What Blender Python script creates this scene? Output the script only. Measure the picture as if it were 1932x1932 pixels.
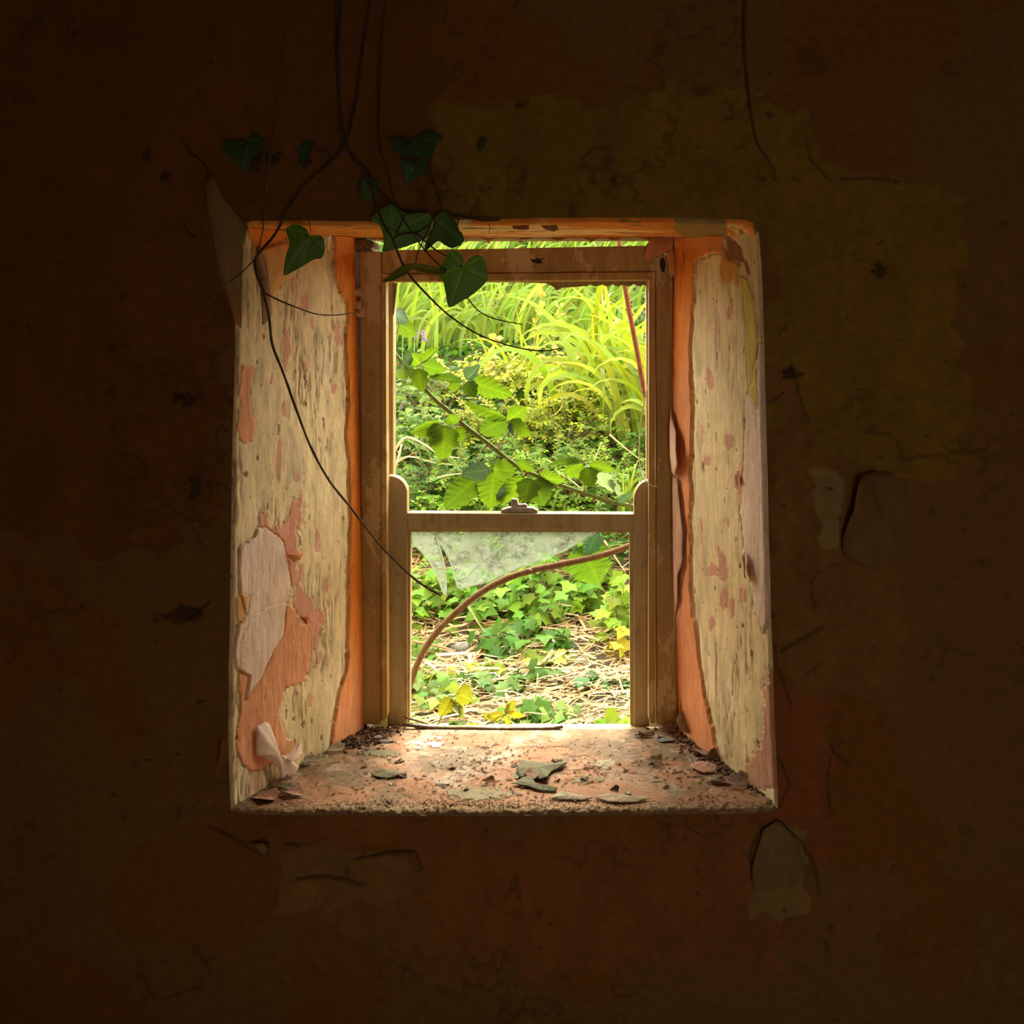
import bpy, math, random
import numpy as np
from mathutils import Vector

for o in list(bpy.data.objects):
    bpy.data.objects.remove(o)
SC = bpy.context.scene
COL = SC.collection
random.seed(7)
RNG = np.random.default_rng(11)

# ------------------------------------------------------------------ camera, sky, sun, exposure
FPX, VX, VY, CAMZ = 1960.0, 1117.0, 620.0, 1.65     # focal length and optical axis, in pixels of the 1932 frame
cam_d = bpy.data.cameras.new('camera')
cam = bpy.data.objects.new('camera', cam_d); COL.objects.link(cam)
cam.location = (0, 0, CAMZ); cam.rotation_euler = (math.pi/2, 0, 0)
cam_d.sensor_width = 36; cam_d.sensor_fit = 'HORIZONTAL'
cam_d.lens = FPX/1932*36
cam_d.shift_x = (966-VX)/1932; cam_d.shift_y = (VY-966)/1932
cam_d.clip_start = 0.05; cam_d.clip_end = 100
SC.camera = cam

SKY, SUN_E = 4.1, 3.8
world = bpy.data.worlds.new('sky'); SC.world = world; world.use_nodes = True
wn = world.node_tree; wn.nodes.clear()
_bg = wn.nodes.new('ShaderNodeBackground'); _ow = wn.nodes.new('ShaderNodeOutputWorld')
_bg.inputs[0].default_value = (1.0, .96, .86, 1); _bg.inputs[1].default_value = SKY
wn.links.new(_bg.outputs[0], _ow.inputs[0])
sun_d = bpy.data.lights.new('hazy_sun', 'SUN'); sun_d.energy = SUN_E; sun_d.angle = math.radians(26); sun_d.color = (1, .93, .78)
sun = bpy.data.objects.new('hazy_sun', sun_d); COL.objects.link(sun)
sun.location = (2, 12, 9)
sun.rotation_euler = Vector((-.10, -.62, -.78)).to_track_quat('-Z', 'Y').to_euler()
SC.view_settings.view_transform = 'Standard'; SC.view_settings.look = 'None'
SC.view_settings.exposure = 1.0; SC.view_settings.gamma = 1.0; SC.view_settings.use_curve_mapping = False
cy = SC.cycles
cy.max_bounces = 14; cy.diffuse_bounces = 8; cy.glossy_bounces = 4; cy.transmission_bounces = 6; cy.transparent_max_bounces = 16
cy.use_denoising = True
cy.caustics_reflective = False; cy.caustics_refractive = False

# ------------------------------------------------------------------ helpers
def P(px, py, Y):
    return np.array([(px-VX)*Y/FPX, Y, CAMZ+(VY-py)*Y/FPX])
def proj(p):
    p = np.asarray(p)
    return np.stack([VX+p[..., 0]/p[..., 1]*FPX, VY-(p[..., 2]-CAMZ)/p[..., 1]*FPX], -1)

def _h(i, j, k, s):
    n = (i*374761393 + j*668265263 + k*2147483647 + s*974634777) & 0xffffffff
    n = ((n ^ (n >> 13))*1274126177) & 0xffffffff
    n = ((n ^ (n >> 16))*2246822519) & 0xffffffff
    return ((n ^ (n >> 15)) & 0xffffff)/float(0xffffff)*2-1
def vnoise(p, s=0):
    p = np.asarray(p, float); i = np.floor(p).astype(np.int64); f = p-i; f = f*f*(3-2*f)
    r = 0
    for a in (0, 1):
        for b in (0, 1):
            for c in (0, 1):
                w = (f[..., 0] if a else 1-f[..., 0])*(f[..., 1] if b else 1-f[..., 1])*(f[..., 2] if c else 1-f[..., 2])
                r = r+w*_h(i[..., 0]+a, i[..., 1]+b, i[..., 2]+c, s)
    return r
def fbm(p, sc, octv=4, s=0, st=(1, 1, 1), gain=.55):
    p = np.asarray(p)*sc*np.array(st); r = 0; a = 1; t = 0
    for k in range(octv):
        r = r+a*vnoise(p*2**k, s+k*17); t += a; a *= gain
    return r/t
def sstep(a, b, x):
    t = np.clip((x-a)/(b-a), 0, 1); return t*t*(3-2*t)
def sdf(q, poly):
    """signed distance (negative inside) of points q (...,2) to a polygon"""
    poly = np.asarray(poly, float); sh = q.shape[:-1]; q = q.reshape(-1, 2)
    d = np.full(len(q), 1e9); ins = np.zeros(len(q), bool)
    for k in range(len(poly)):
        a, b = poly[k], poly[(k+1) % len(poly)]
        e = b-a; w = q-a; t = np.clip((w@e)/max(e@e, 1e-9), 0, 1)
        d = np.minimum(d, np.hypot(*(w-t[:, None]*e).T))
        c = (a[1] > q[:, 1]) != (b[1] > q[:, 1])
        if abs(b[1]-a[1]) > 1e-9:
            ins ^= c & (q[:, 0] < (b[0]-a[0])*(q[:, 1]-a[1])/(b[1]-a[1])+a[0])
    return np.where(ins, -d, d).reshape(sh)

def mesh(name, verts, quads=None, tris=None, mat=None, parent=None, smooth=True, cols=None, polys=None):
    me = bpy.data.meshes.new(name)
    verts = np.asarray(verts, np.float32).reshape(-1, 3)
    if polys is not None:
        me.from_pydata([tuple(map(float, v)) for v in verts], [], polys)
    else:
        L = []; S = []; n = 0
        for arr, k in ((quads, 4), (tris, 3)):
            if arr is not None and len(arr):
                arr = np.asarray(arr, np.int32).reshape(-1, k); L.append(arr.ravel())
                S.append(n+np.arange(len(arr), dtype=np.int32)*k); n += arr.size
        L = np.concatenate(L); S = np.concatenate(S)
        me.vertices.add(len(verts)); me.vertices.foreach_set('co', verts.ravel())
        me.loops.add(len(L)); me.loops.foreach_set('vertex_index', L)
        me.polygons.add(len(S)); me.polygons.foreach_set('loop_start', S)
        me.update(calc_edges=True); me.validate()
    if smooth: me.polygons.foreach_set('use_smooth', np.ones(len(me.polygons), bool))
    if cols is not None:
        a = me.color_attributes.new('tint', 'FLOAT_COLOR', 'POINT')
        c = np.ones((len(verts), 4), np.float32); c[:, :3] = np.asarray(cols, np.float32).reshape(-1, 3)
        a.data.foreach_set('color', c.ravel())
    if mat: me.materials.append(mat)
    o = bpy.data.objects.new(name, me); COL.objects.link(o)
    if parent: o.parent = parent; o.matrix_parent_inverse = parent.matrix_world.inverted()
    return o
def grid_quads(nu, nv):
    i = np.arange(nu*nv).reshape(nu, nv)
    return np.stack([i[:-1, :-1], i[1:, :-1], i[1:, 1:], i[:-1, 1:]], -1).reshape(-1, 4)
def empty(name, loc=(0, 0, 0)):
    o = bpy.data.objects.new(name, None); COL.objects.link(o); o.location = loc
    o.empty_display_size = .1
    bpy.context.view_layer.update()
    return o
def tag(o, label, cat, group=None, kind=None):
    o['label'] = label; o['category'] = cat
    if group: o['group'] = group
    if kind: o['kind'] = kind
    return o
def struct(o): o['kind'] = 'structure'; return o

class Acc:
    """collects shapes into one mesh"""
    def __init__(s): s.v = []; s.q = []; s.t = []; s.c = []; s.n = 0
    def add(s, v, q=None, t=None, c=(1, 1, 1)):
        v = np.asarray(v, float).reshape(-1, 3)
        if q is not None and len(q): s.q.append(np.asarray(q)+s.n)
        if t is not None and len(t): s.t.append(np.asarray(t)+s.n)
        c = np.asarray(c, float)
        s.c.append(np.broadcast_to(c, v.shape) if c.ndim == 1 else c)
        s.v.append(v); s.n += len(v)
    def inst(s, tv, tq, tt, R, T, S, C, shade=None):
        """n copies of a template; R n,3,3 with columns as axes, T n,3, S n, C n,3"""
        n, k = len(T), len(tv)
        v = np.einsum('nij,kj->nki', R, tv)*np.asarray(S)[:, None, None]+T[:, None, :]
        off = (np.arange(n)*k)[:, None, None]
        c = np.repeat(np.asarray(C)[:, None, :], k, 1)
        if shade is not None: c = c*np.asarray(shade)[None, :, None]
        s.add(v, (np.asarray(tq)[None]+off).reshape(-1, 4) if tq is not None else None,
              (np.asarray(tt)[None]+off).reshape(-1, 3) if tt is not None else None, c.reshape(-1, 3))
    def build(s, name, mat, parent=None, smooth=True):
        return mesh(name, np.concatenate(s.v), np.concatenate(s.q) if s.q else None,
                    np.concatenate(s.t) if s.t else None, mat, parent, smooth, np.concatenate(s.c))

def spline(pts, n):
    """Catmull-Rom through pts (m,k), n samples by chord length"""
    pts = np.asarray(pts, float); m = len(pts)
    if m == 2: return pts[0]+(pts[1]-pts[0])*np.linspace(0, 1, n)[:, None]
    d = np.r_[0, np.cumsum(np.linalg.norm(np.diff(pts, axis=0), axis=1))]; d /= d[-1]
    e = np.vstack([2*pts[0]-pts[1], pts, 2*pts[-1]-pts[-2]])
    out = []
    for t in np.linspace(0, 1, n):
        i = min(max(np.searchsorted(d, t, 'right')-1, 0), m-2); u = (t-d[i])/max(d[i+1]-d[i], 1e-9)
        p0, p1, p2, p3 = e[i:i+4]
        out.append(.5*((2*p1)+(-p0+p2)*u+(2*p0-5*p1+4*p2-p3)*u*u+(-p0+3*p1-3*p2+p3)*u**3))
    return np.array(out)
def tube_data(pts, rad, sides=7):
    pts = np.asarray(pts); n = len(pts); rad = np.broadcast_to(rad, (n,))
    t = np.gradient(pts, axis=0); t /= np.linalg.norm(t, axis=1)[:, None]+1e-12
    up = np.array([0.13, .9, .2]); V = []
    for i in range(n):
        a = np.cross(t[i], up); a /= np.linalg.norm(a)+1e-9; b = np.cross(t[i], a); up = np.cross(a, t[i])
        ang = np.arange(sides)*2*math.pi/sides
        V.append(pts[i]+rad[i]*(np.cos(ang)[:, None]*a+np.sin(ang)[:, None]*b))
    V = np.concatenate(V+[pts[:1], pts[-1:]]); q = []
    for i in range(n-1):
        for k in range(sides):
            k2 = (k+1) % sides; q.append((i*sides+k, i*sides+k2, (i+1)*sides+k2, (i+1)*sides+k))
    tr = [(n*sides, (k+1) % sides, k) for k in range(sides)]+[(n*sides+1, (n-1)*sides+k, (n-1)*sides+(k+1) % sides) for k in range(sides)]
    return V, np.array(q), np.array(tr)
def tube(name, pxs, r0, r1, mat, parent=None, n=40, sides=7, knots=.12, col=(1, 1, 1), world=False, seed=0):
    pts = np.array(pxs, float) if world else np.array([P(*p) for p in pxs])
    c = spline(pts, n); rad = np.linspace(r0, r1, n)*(1+knots*vnoise(c*90, seed+3))
    v, q, t = tube_data(c, rad, sides)
    return mesh(name, v, q, t, mat, parent, True, np.broadcast_to(np.array(col), v.shape))
def prism(name, poly, Y0, Y1, mat, parent=None, bevel=.003, Yp=None, jag=0):
    """a flat shape of real thickness: outline in pixels as seen at depth Y0, standing from Y0 back to Y1"""
    a = np.array([P(x, y, Yp or Y0) for x, y in poly]); b = a.copy(); a[:, 1] = Y0; b[:, 1] = Y1; n = len(a)
    ps = [tuple(range(n)), tuple(range(2*n-1, n-1, -1))]+[(i, n+i, n+(i+1) % n, (i+1) % n) for i in range(n)]
    o = mesh(name, np.vstack([a, b]), mat=mat, parent=parent, polys=ps, smooth=False)
    import bmesh
    bm = bmesh.new(); bm.from_mesh(o.data); bmesh.ops.recalc_face_normals(bm, faces=bm.faces); bm.to_mesh(o.data); bm.free()
    if bevel:
        m = o.modifiers.new('bevel', 'BEVEL'); m.width = bevel; m.segments = 2; m.limit_method = 'ANGLE'
    return o
def box(name, lo, hi, mat, parent=None, bevel=0):
    x0, y0, z0 = lo; x1, y1, z1 = hi
    v = [(x0, y0, z0), (x1, y0, z0), (x1, y1, z0), (x0, y1, z0), (x0, y0, z1), (x1, y0, z1), (x1, y1, z1), (x0, y1, z1)]
    f = [(0, 3, 2, 1), (4, 5, 6, 7), (0, 1, 5, 4), (1, 2, 6, 5), (2, 3, 7, 6), (3, 0, 4, 7)]
    o = mesh(name, v, mat=mat, parent=parent, polys=f, smooth=False)
    if bevel:
        m = o.modifiers.new('bevel', 'BEVEL'); m.width = bevel; m.segments = 2
    return o

# ------------------------------------------------------------------ materials
class NT:
    def __init__(s, name):
        s.m = bpy.data.materials.new(name); s.m.use_nodes = True; s.t = s.m.node_tree; s.t.nodes.clear()
        s.out = s.t.nodes.new('ShaderNodeOutputMaterial')
    def n(s, typ, props=None, **ins):
        nd = s.t.nodes.new('ShaderNode'+typ)
        for k, v in (props or {}).items(): setattr(nd, k, v)
        for k, v in ins.items():
            key = int(k[1:]) if k[0] == 'i' and k[1:].isdigit() else k.replace('_', ' ')
            sk = nd.inputs[key]
            if isinstance(v, bpy.types.NodeSocket): s.t.links.new(v, sk)
            else:
                if isinstance(v, tuple) and len(v) == 3 and sk.type == 'RGBA': v = v+(1,)
                sk.default_value = v
        return nd
    def coord(s, sc=(1, 1, 1)):
        return s.n('Mapping', i0=s.n('TexCoord').outputs['Object'], Scale=sc).outputs[0]
    def noise(s, scale, detail=4, sc=(1, 1, 1), rough=.6):
        return s.n('TexNoise', i0=s.coord(sc), Scale=scale, Detail=detail, Roughness=rough).outputs[0]
    def ramp(s, f, a, b):
        return s.n('MapRange', {'interpolation_type': 'SMOOTHSTEP'}, Value=f, From_Min=a, From_Max=b).outputs[0]
    def mix(s, f, a, b, mode='MIX'):
        nd = s.n('Mix', {'data_type': 'RGBA', 'blend_type': mode})
        for k, v in ((0, f), (6, a), (7, b)):
            sk = nd.inputs[k]
            if isinstance(v, bpy.types.NodeSocket): s.t.links.new(v, sk)
            else: sk.default_value = v if not isinstance(v, tuple) else (v+(1,))[:4]
        return nd.outputs[2]
    def tint(s): return s.n('Attribute', {'attribute_name': 'tint'}).outputs[0]
    def bump(s, h, strength=.5, dist=.002): return s.n('Bump', Height=h, Strength=strength, Distance=dist).outputs[0]
    def fin(s, sh): s.t.links.new(sh, s.out.inputs[0]); return s.m
    def pbsdf(s, **k): return s.n('BsdfPrincipled', **k).outputs[0]

def m_paint(name, sc=(1, 1, .25), rough=.85, speck=.6, gain=1.):
    t = NT(name); c = t.tint()
    f = t.ramp(t.noise(60, 5, sc), .3, .7)
    c = t.mix(1.0, c, t.mix(f, (.86*gain, .84*gain, .80*gain), (1.08*gain, 1.06*gain, 1.04*gain)), 'MULTIPLY')
    sp = t.ramp(t.noise(210, 3, sc), .64, .72)
    c = t.mix(t.n('Math', {'operation': 'MULTIPLY'}, i0=sp, i1=speck).outputs[0], c, (.12, .075, .035))
    h = t.n('Math', {'operation': 'ADD'}, i0=t.noise(90, 6, sc), i1=t.n('Math', {'operation': 'MULTIPLY'}, i0=sp, i1=-.5).outputs[0]).outputs[0]
    return t.fin(t.pbsdf(Base_Color=c, Roughness=rough, Specular_IOR_Level=.25, Normal=t.bump(h, .7, .0025)))
def m_wood(name, a, b, rough=.6, grain=(40, 40, 4), dirt=.5, patch=None):
    t = NT(name)
    f = t.ramp(t.noise(1, 5, grain), .35, .7); c = t.mix(f, a, b)
    d = t.ramp(t.noise(26, 6, (1, 1, .6)), .55, .72)
    c = t.mix(t.n('Math', {'operation': 'MULTIPLY'}, i0=d, i1=dirt).outputs[0], c, (.22, .14, .06))
    if patch: c = t.mix(t.ramp(t.noise(11, 7, (1, 1, .5), .7), .54, .57), c, patch)
    s = t.ramp(t.noise(160, 2), .69, .74); c = t.mix(s, c, (.06, .035, .015))
    return t.fin(t.pbsdf(Base_Color=c, Roughness=rough, Specular_IOR_Level=.3, Normal=t.bump(t.noise(1, 6, (grain[0]*2, grain[1]*2, grain[2]*2)), .35, .002)))
def m_leaf(name, trans=.45, rough=.42, spec=.45, tr_mul=(1.25, 1.2, .6), gain=1.):
    t = NT(name); c = t.tint()
    c = t.mix(1.0, c, t.mix(t.noise(45, 3), (.8*gain, .8*gain, .8*gain), (1.15*gain, 1.15*gain, 1.1*gain)), 'MULTIPLY')
    p = t.pbsdf(Base_Color=c, Roughness=rough, Specular_IOR_Level=spec, Normal=t.bump(t.noise(120, 3), .15, .002))
    tr = t.n('BsdfTranslucent', Color=t.mix(1.0, c, tr_mul, 'MULTIPLY')).outputs[0]
    return t.fin(t.n('MixShader', i0=trans, i1=p, i2=tr).outputs[0])
def m_tint(name, rough=.8, spec=.2, scale=(60, 60, 60), amt=.35, bump=.4, gain=1.):
    t = NT(name); n = t.noise(1, 5, scale)
    c = t.mix(1.0, t.tint(), t.mix(t.ramp(n, .3, .7), ((1-amt)*gain,)*3, ((1+amt*.5)*gain,)*3), 'MULTIPLY')
    return t.fin(t.pbsdf(Base_Color=c, Roughness=rough, Specular_IOR_Level=spec, Normal=t.bump(n, bump, .003)))
def m_plain(name, a, b, scale=8, rough=.9):
    t = NT(name)
    return t.fin(t.pbsdf(Base_Color=t.mix(t.ramp(t.noise(scale, 6), .35, .65), a, b), Roughness=rough, Normal=t.bump(t.noise(scale*6, 5), .4, .004)))

M_REVEAL = m_paint('flaking_reveal_paint')
M_SILL = m_paint('worn_sill_paint', (1, 1, 1), .8, .8, .68)
M_WALL = m_paint('old_wall_paint', (.6, .6, .6), .9, .55, .74)
M_SASH = m_wood('dirty_cream_joinery_paint', (.48, .30, .08), (.38, .225, .06), patch=(.60, .42, .18))
M_SASHW = m_wood('weathered_white_paint', (.54, .41, .19), (.43, .31, .12), .55)
M_OLDWOOD = m_wood('bare_old_timber', (.26, .17, .07), (.14, .09, .035), .8)
M_PEEL = m_tint('peeled_paint', .7, .25, (30, 30, 12), .15, .25)
M_ROOM = m_plain('room_brown_plaster', (.44, .24, .09), (.36, .19, .08))
M_FLOORM = m_plain('dusty_floor', (.38, .24, .12), (.28, .18, .09))
M_STONE = m_plain('outer_render', (.5, .46, .38), (.4, .37, .3))
M_IVY = m_leaf('ivy_leaf', .38, .45, .35, (1.0, 1.15, .5))
M_BRAMBLE = m_leaf('bramble_leaf', .52, .38, .5, gain=.76)
M_GARDEN = m_leaf('garden_leaf', .40, .55, .1, gain=.76)
M_BLADE = m_leaf('sword_leaf', .42, .42, .3, gain=.74)
M_STEM = m_tint('stem_bark', .75, .2, (160, 160, 40), .4, .5, .85)
M_STRAW = m_tint('dry_straw', .6, .3, (90, 90, 90), .25, .2, .72)
M_DEBRIS = m_tint('dry_debris', .75, .25, (120, 120, 120), .3, .5, .75)
M_METAL = m_plain('painted_metal', (.62, .54, .42), (.45, .37, .26), 60, .55)
M_SOIL = m_plain('dark_soil', (.12, .085, .03), (.06, .05, .018), 14)

def m_glass():
    t = NT('dirty_broken_glass')
    d = t.ramp(t.noise(16, 9, (1, 1, 1), .8), .44, .58)
    g = t.mix(t.noise(14, 5), (.46, .50, .38), (.60, .63, .52))
    film = t.n('MixShader', i0=.6, i1=t.n('BsdfDiffuse', Color=g).outputs[0], i2=t.n('BsdfTranslucent', Color=g).outputs[0]).outputs[0]
    clear = t.n('BsdfTransparent', Color=(.86, .92, .85)).outputs[0]
    fac = t.n('MapRange', Value=d, To_Min=.16, To_Max=.66).outputs[0]
    a = t.n('MixShader', i0=fac, i1=clear, i2=film).outputs[0]
    return t.fin(t.n('MixShader', i0=.05, i1=a, i2=t.n('BsdfGlossy', Roughness=.08).outputs[0]).outputs[0])
M_GLASS = m_glass()
def m_edge():  # near-white colour imitates light caught along the broken glass
    t = NT('glass_edge_glint')
    return t.fin(t.n('MixShader', i0=.5, i1=t.pbsdf(Base_Color=(.92, .97, .92), Roughness=.2, Specular_IOR_Level=.8), i2=t.n('BsdfTranslucent', Color=(.95, 1, .95)).outputs[0]).outputs[0])
M_EDGE = m_edge()

# ------------------------------------------------------------------ opening: wall face, reveals, soffit, sill
YF, YB = 2.44, 2.94
SIDES = {   # outline of the opening as it shows at the wall face, and at the window frame
 'left': ([(443, 1524), (441, 1400), (442, 1200), (446, 900), (452, 700), (455, 600), (461, 500), (468, 430)],
          [(685, 1376), (682, 1100), (677, 800), (673, 600), (669, 449)], 620),
 'head': ([(468, 430), (480, 426), (720, 427), (1000, 421), (1250, 420), (1402, 423), (1418, 430), (1425, 444)],
          [(669, 449), (1273, 449)], 520),
 'right': ([(1425, 444), (1430, 560), (1433, 700), (1438, 900), (1444, 1100), (1448, 1250), (1456, 1450), (1460, 1520)],
           [(1273, 449), (1269, 700), (1270, 900), (1273, 1100), (1281, 1378)], 620),
 'sill': ([(1460, 1520), (1450, 1525), (1200, 1528), (960, 1530), (700, 1529), (470, 1528), (443, 1524)],
          [(1281, 1378), (960, 1379), (685, 1376)], 620)}
LIP = .012
def resamp(pl, n):
    pl = np.asarray(pl, float); d = np.r_[0, np.cumsum(np.hypot(*np.diff(pl, axis=0).T))]; t = np.linspace(0, d[-1], n)
    return np.stack([np.interp(t, d, pl[:, 0]), np.interp(t, d, pl[:, 1])], -1)
def to3(pl, Y): return np.stack([(pl[:, 0]-VX)*Y/FPX, np.full(len(pl), Y), CAMZ+(VY-pl[:, 1])*Y/FPX], -1)
CEN = P(960, 980, YF)
front = {}; back = {}
for k, (f, b, n) in SIDES.items():
    front[k] = to3(resamp(f, n), YF); back[k] = to3(resamp(b, n), YB)
def wob(p, amp, sc, s):
    return np.stack([fbm(p, sc, 4, s), fbm(p, sc, 4, s+50), fbm(p, sc, 4, s+90)], -1)*amp
loopF = np.concatenate([front[k][:-1] for k in SIDES])
def outward(p):
    """unit vector in the wall plane pointing out of the opening, for a point of the loop"""
    lo, hi = loopF.min(0), loopF.max(0)
    x = (p[..., 0]-(lo[0]+hi[0])/2)/((hi[0]-lo[0])/2); z = (p[..., 2]-(lo[2]+hi[2])/2)/((hi[2]-lo[2])/2)
    w = np.stack([np.sign(x)*np.abs(x)**8, 0*x, np.sign(z)*np.abs(z)**8], -1)
    return w/np.linalg.norm(w, axis=-1)[..., None]

GRID = {}
def reveal_grid(side, rows):
    F, B = front[side], back[side]; n = len(F); od = outward(F)
    Fi = F.copy(); Fi[:, 1] = YF+LIP
    t = np.linspace(0, 1, rows)[None, :, None]
    body = B[:, None]*(1-t)+Fi[:, None]*t
    lip = []
    for a in np.linspace(0, math.pi/2, 7)[1:]:
        q = F+od*LIP*(1-math.cos(a)); q[:, 1] = YF+LIP*(1-math.sin(a)); lip.append(q)
    g = np.concatenate([body, np.stack(lip, 1)], 1)
    g = g+wob(g, .006, 7, 5)*np.clip((g[..., 1:2]-YF)/.02, .35, 1)*np.clip((YB-g[..., 1:2])/.05, .1, 1)
    # real surface normal, pointing into the opening
    du = np.gradient(g, axis=0); dv = np.gradient(g, axis=1); nr = np.cross(du, dv); nr /= np.linalg.norm(nr, axis=-1)[..., None]+1e-12
    if ((CEN+np.array([0, .25, 0])-g)*nr).sum(-1).mean() < 0: nr = -nr
    return g, nr
def layer(q, p, poly, amp=5, sc=40, s=0, st=(1, 1, .5), soft=1.2):
    d = sdf(q, poly)+amp*fbm(p, sc, 5, s, st)+amp*.55*fbm(p, sc*3.2, 3, s+5, st)
    return sstep(soft, -soft, d), d
def mixc(c, col, m): return c*(1-m[..., None])+np.asarray(col)*m[..., None]
CREAM, GREIGE = np.array((.88, .70, .37)), np.array((.77, .61, .34))
ORANGE, SALMON, PALE, RPINK = (.82, .26, .03), (.80, .36, .17), (.86, .65, .48), (.70, .33, .20)
YELLOW, DIRT = (.66, .56, .12), (.17, .12, .055)

LEFT_STRIP = [(628, 420), (633, 470), (633, 500), (630, 520), (640, 545), (655, 575), (657, 610), (652, 650), (655, 700), (657, 760), (653, 800),
              (656, 870), (658, 930), (658, 1000), (659, 1130), (655, 1230), (650, 1262), (644, 1285), (636, 1315), (629, 1355), (622, 1420), (720, 1420), (720, 420)]
RIGHT_STRIP = [(1311, 490), (1309, 560), (1304, 640), (1303, 720), (1307, 780), (1305, 850), (1302, 900), (1304, 950), (1303, 1060), (1304, 1110), (1310, 1170),
               (1316, 1210), (1321, 1260), (1331, 1320), (1343, 1370), (1357, 1440), (1200, 1440), (1200, 420), (1370, 420), (1362, 478), (1345, 475), (1330, 485)]
def paint_base(p, q):
    n1 = fbm(p, 6, 5, 21, (1, 1, .35)); n2 = fbm(p, 22, 5, 31, (1, 1, .18))
    c = CREAM+(GREIGE-CREAM)*sstep(-.15, .3, n1)[..., None]
    c = mixc(c, (.90, .74, .44), sstep(.05, .35, n2)*.7)
    c = mixc(c, (.52, .42, .25), sstep(.18, .42, fbm(p, 30, 4, 71, (1, 1, .3)))*.55)
    h = .0016*n2+.001*n1
    # hairline, mostly vertical, flaking cracks, gap shade mixed into the colour
    cr = 1-np.abs(fbm(p, 26, 4, 41, (1.6, 1.6, .22), .6))*9
    on = sstep(-.08, .22, fbm(p, 9, 3, 44, (1, 1, .5)))
    crack = np.clip(cr, 0, 1)*on
    h -= .0022*crack; c = mixc(c, (.24, .16, .08), crack*.8)
    sp = sstep(.42, .56, fbm(p, 19, 4, 55, (1.4, 1.4, .28)))
    c = mixc(c, (.70, .36, .24), sp*.9); h -= .0012*sp
    pits = sstep(.5, .62, fbm(p, 75, 3, 61, (1, 1, .45))); h -= .003*pits; c = mixc(c, DIRT, pits*.7)
    return c, h
def put(c, h, q, p, poly, col, th, amp=5, sc=40, s=0, st=(1, 1, .5), groove=.002, var=.1):
    m, d = layer(q, p, poly, amp*1.7, sc, s, st)
    v = 1+var*fbm(p, 18, 4, s+7, (1, 1, .5))[..., None]
    c = c*(1-m[..., None])+np.asarray(col)*v*m[..., None]
    h = h*(1-m*.55)+th*m-groove*np.exp(-((d-1.6)/1.3)**2)
    return c, h, m
def build_reveal(side, rows, parent, name, paint, mat):
    g, nr = reveal_grid(side, rows); p = g; q = proj(g)
    c, h = paint(p, q)
    fade = np.clip((YB-g[..., 1])/.01, 0, 1)
    g2 = g+nr*(h*fade)[..., None]
    # the last lip row joins the wall face exactly
    g2[:, -1] = g[:, -1]; g2[:, 0, 1] = YB+.012
    GRID[side] = (g2, proj(g2), nr)
    return mesh(name, g2, grid_quads(*g2.shape[:2]), None, mat, parent, True, c)
def ell(x, y, a, b, n=14): return [(x+a*math.cos(t*2*math.pi/n), y+b*math.sin(t*2*math.pi/n)) for t in range(n)]

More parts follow.
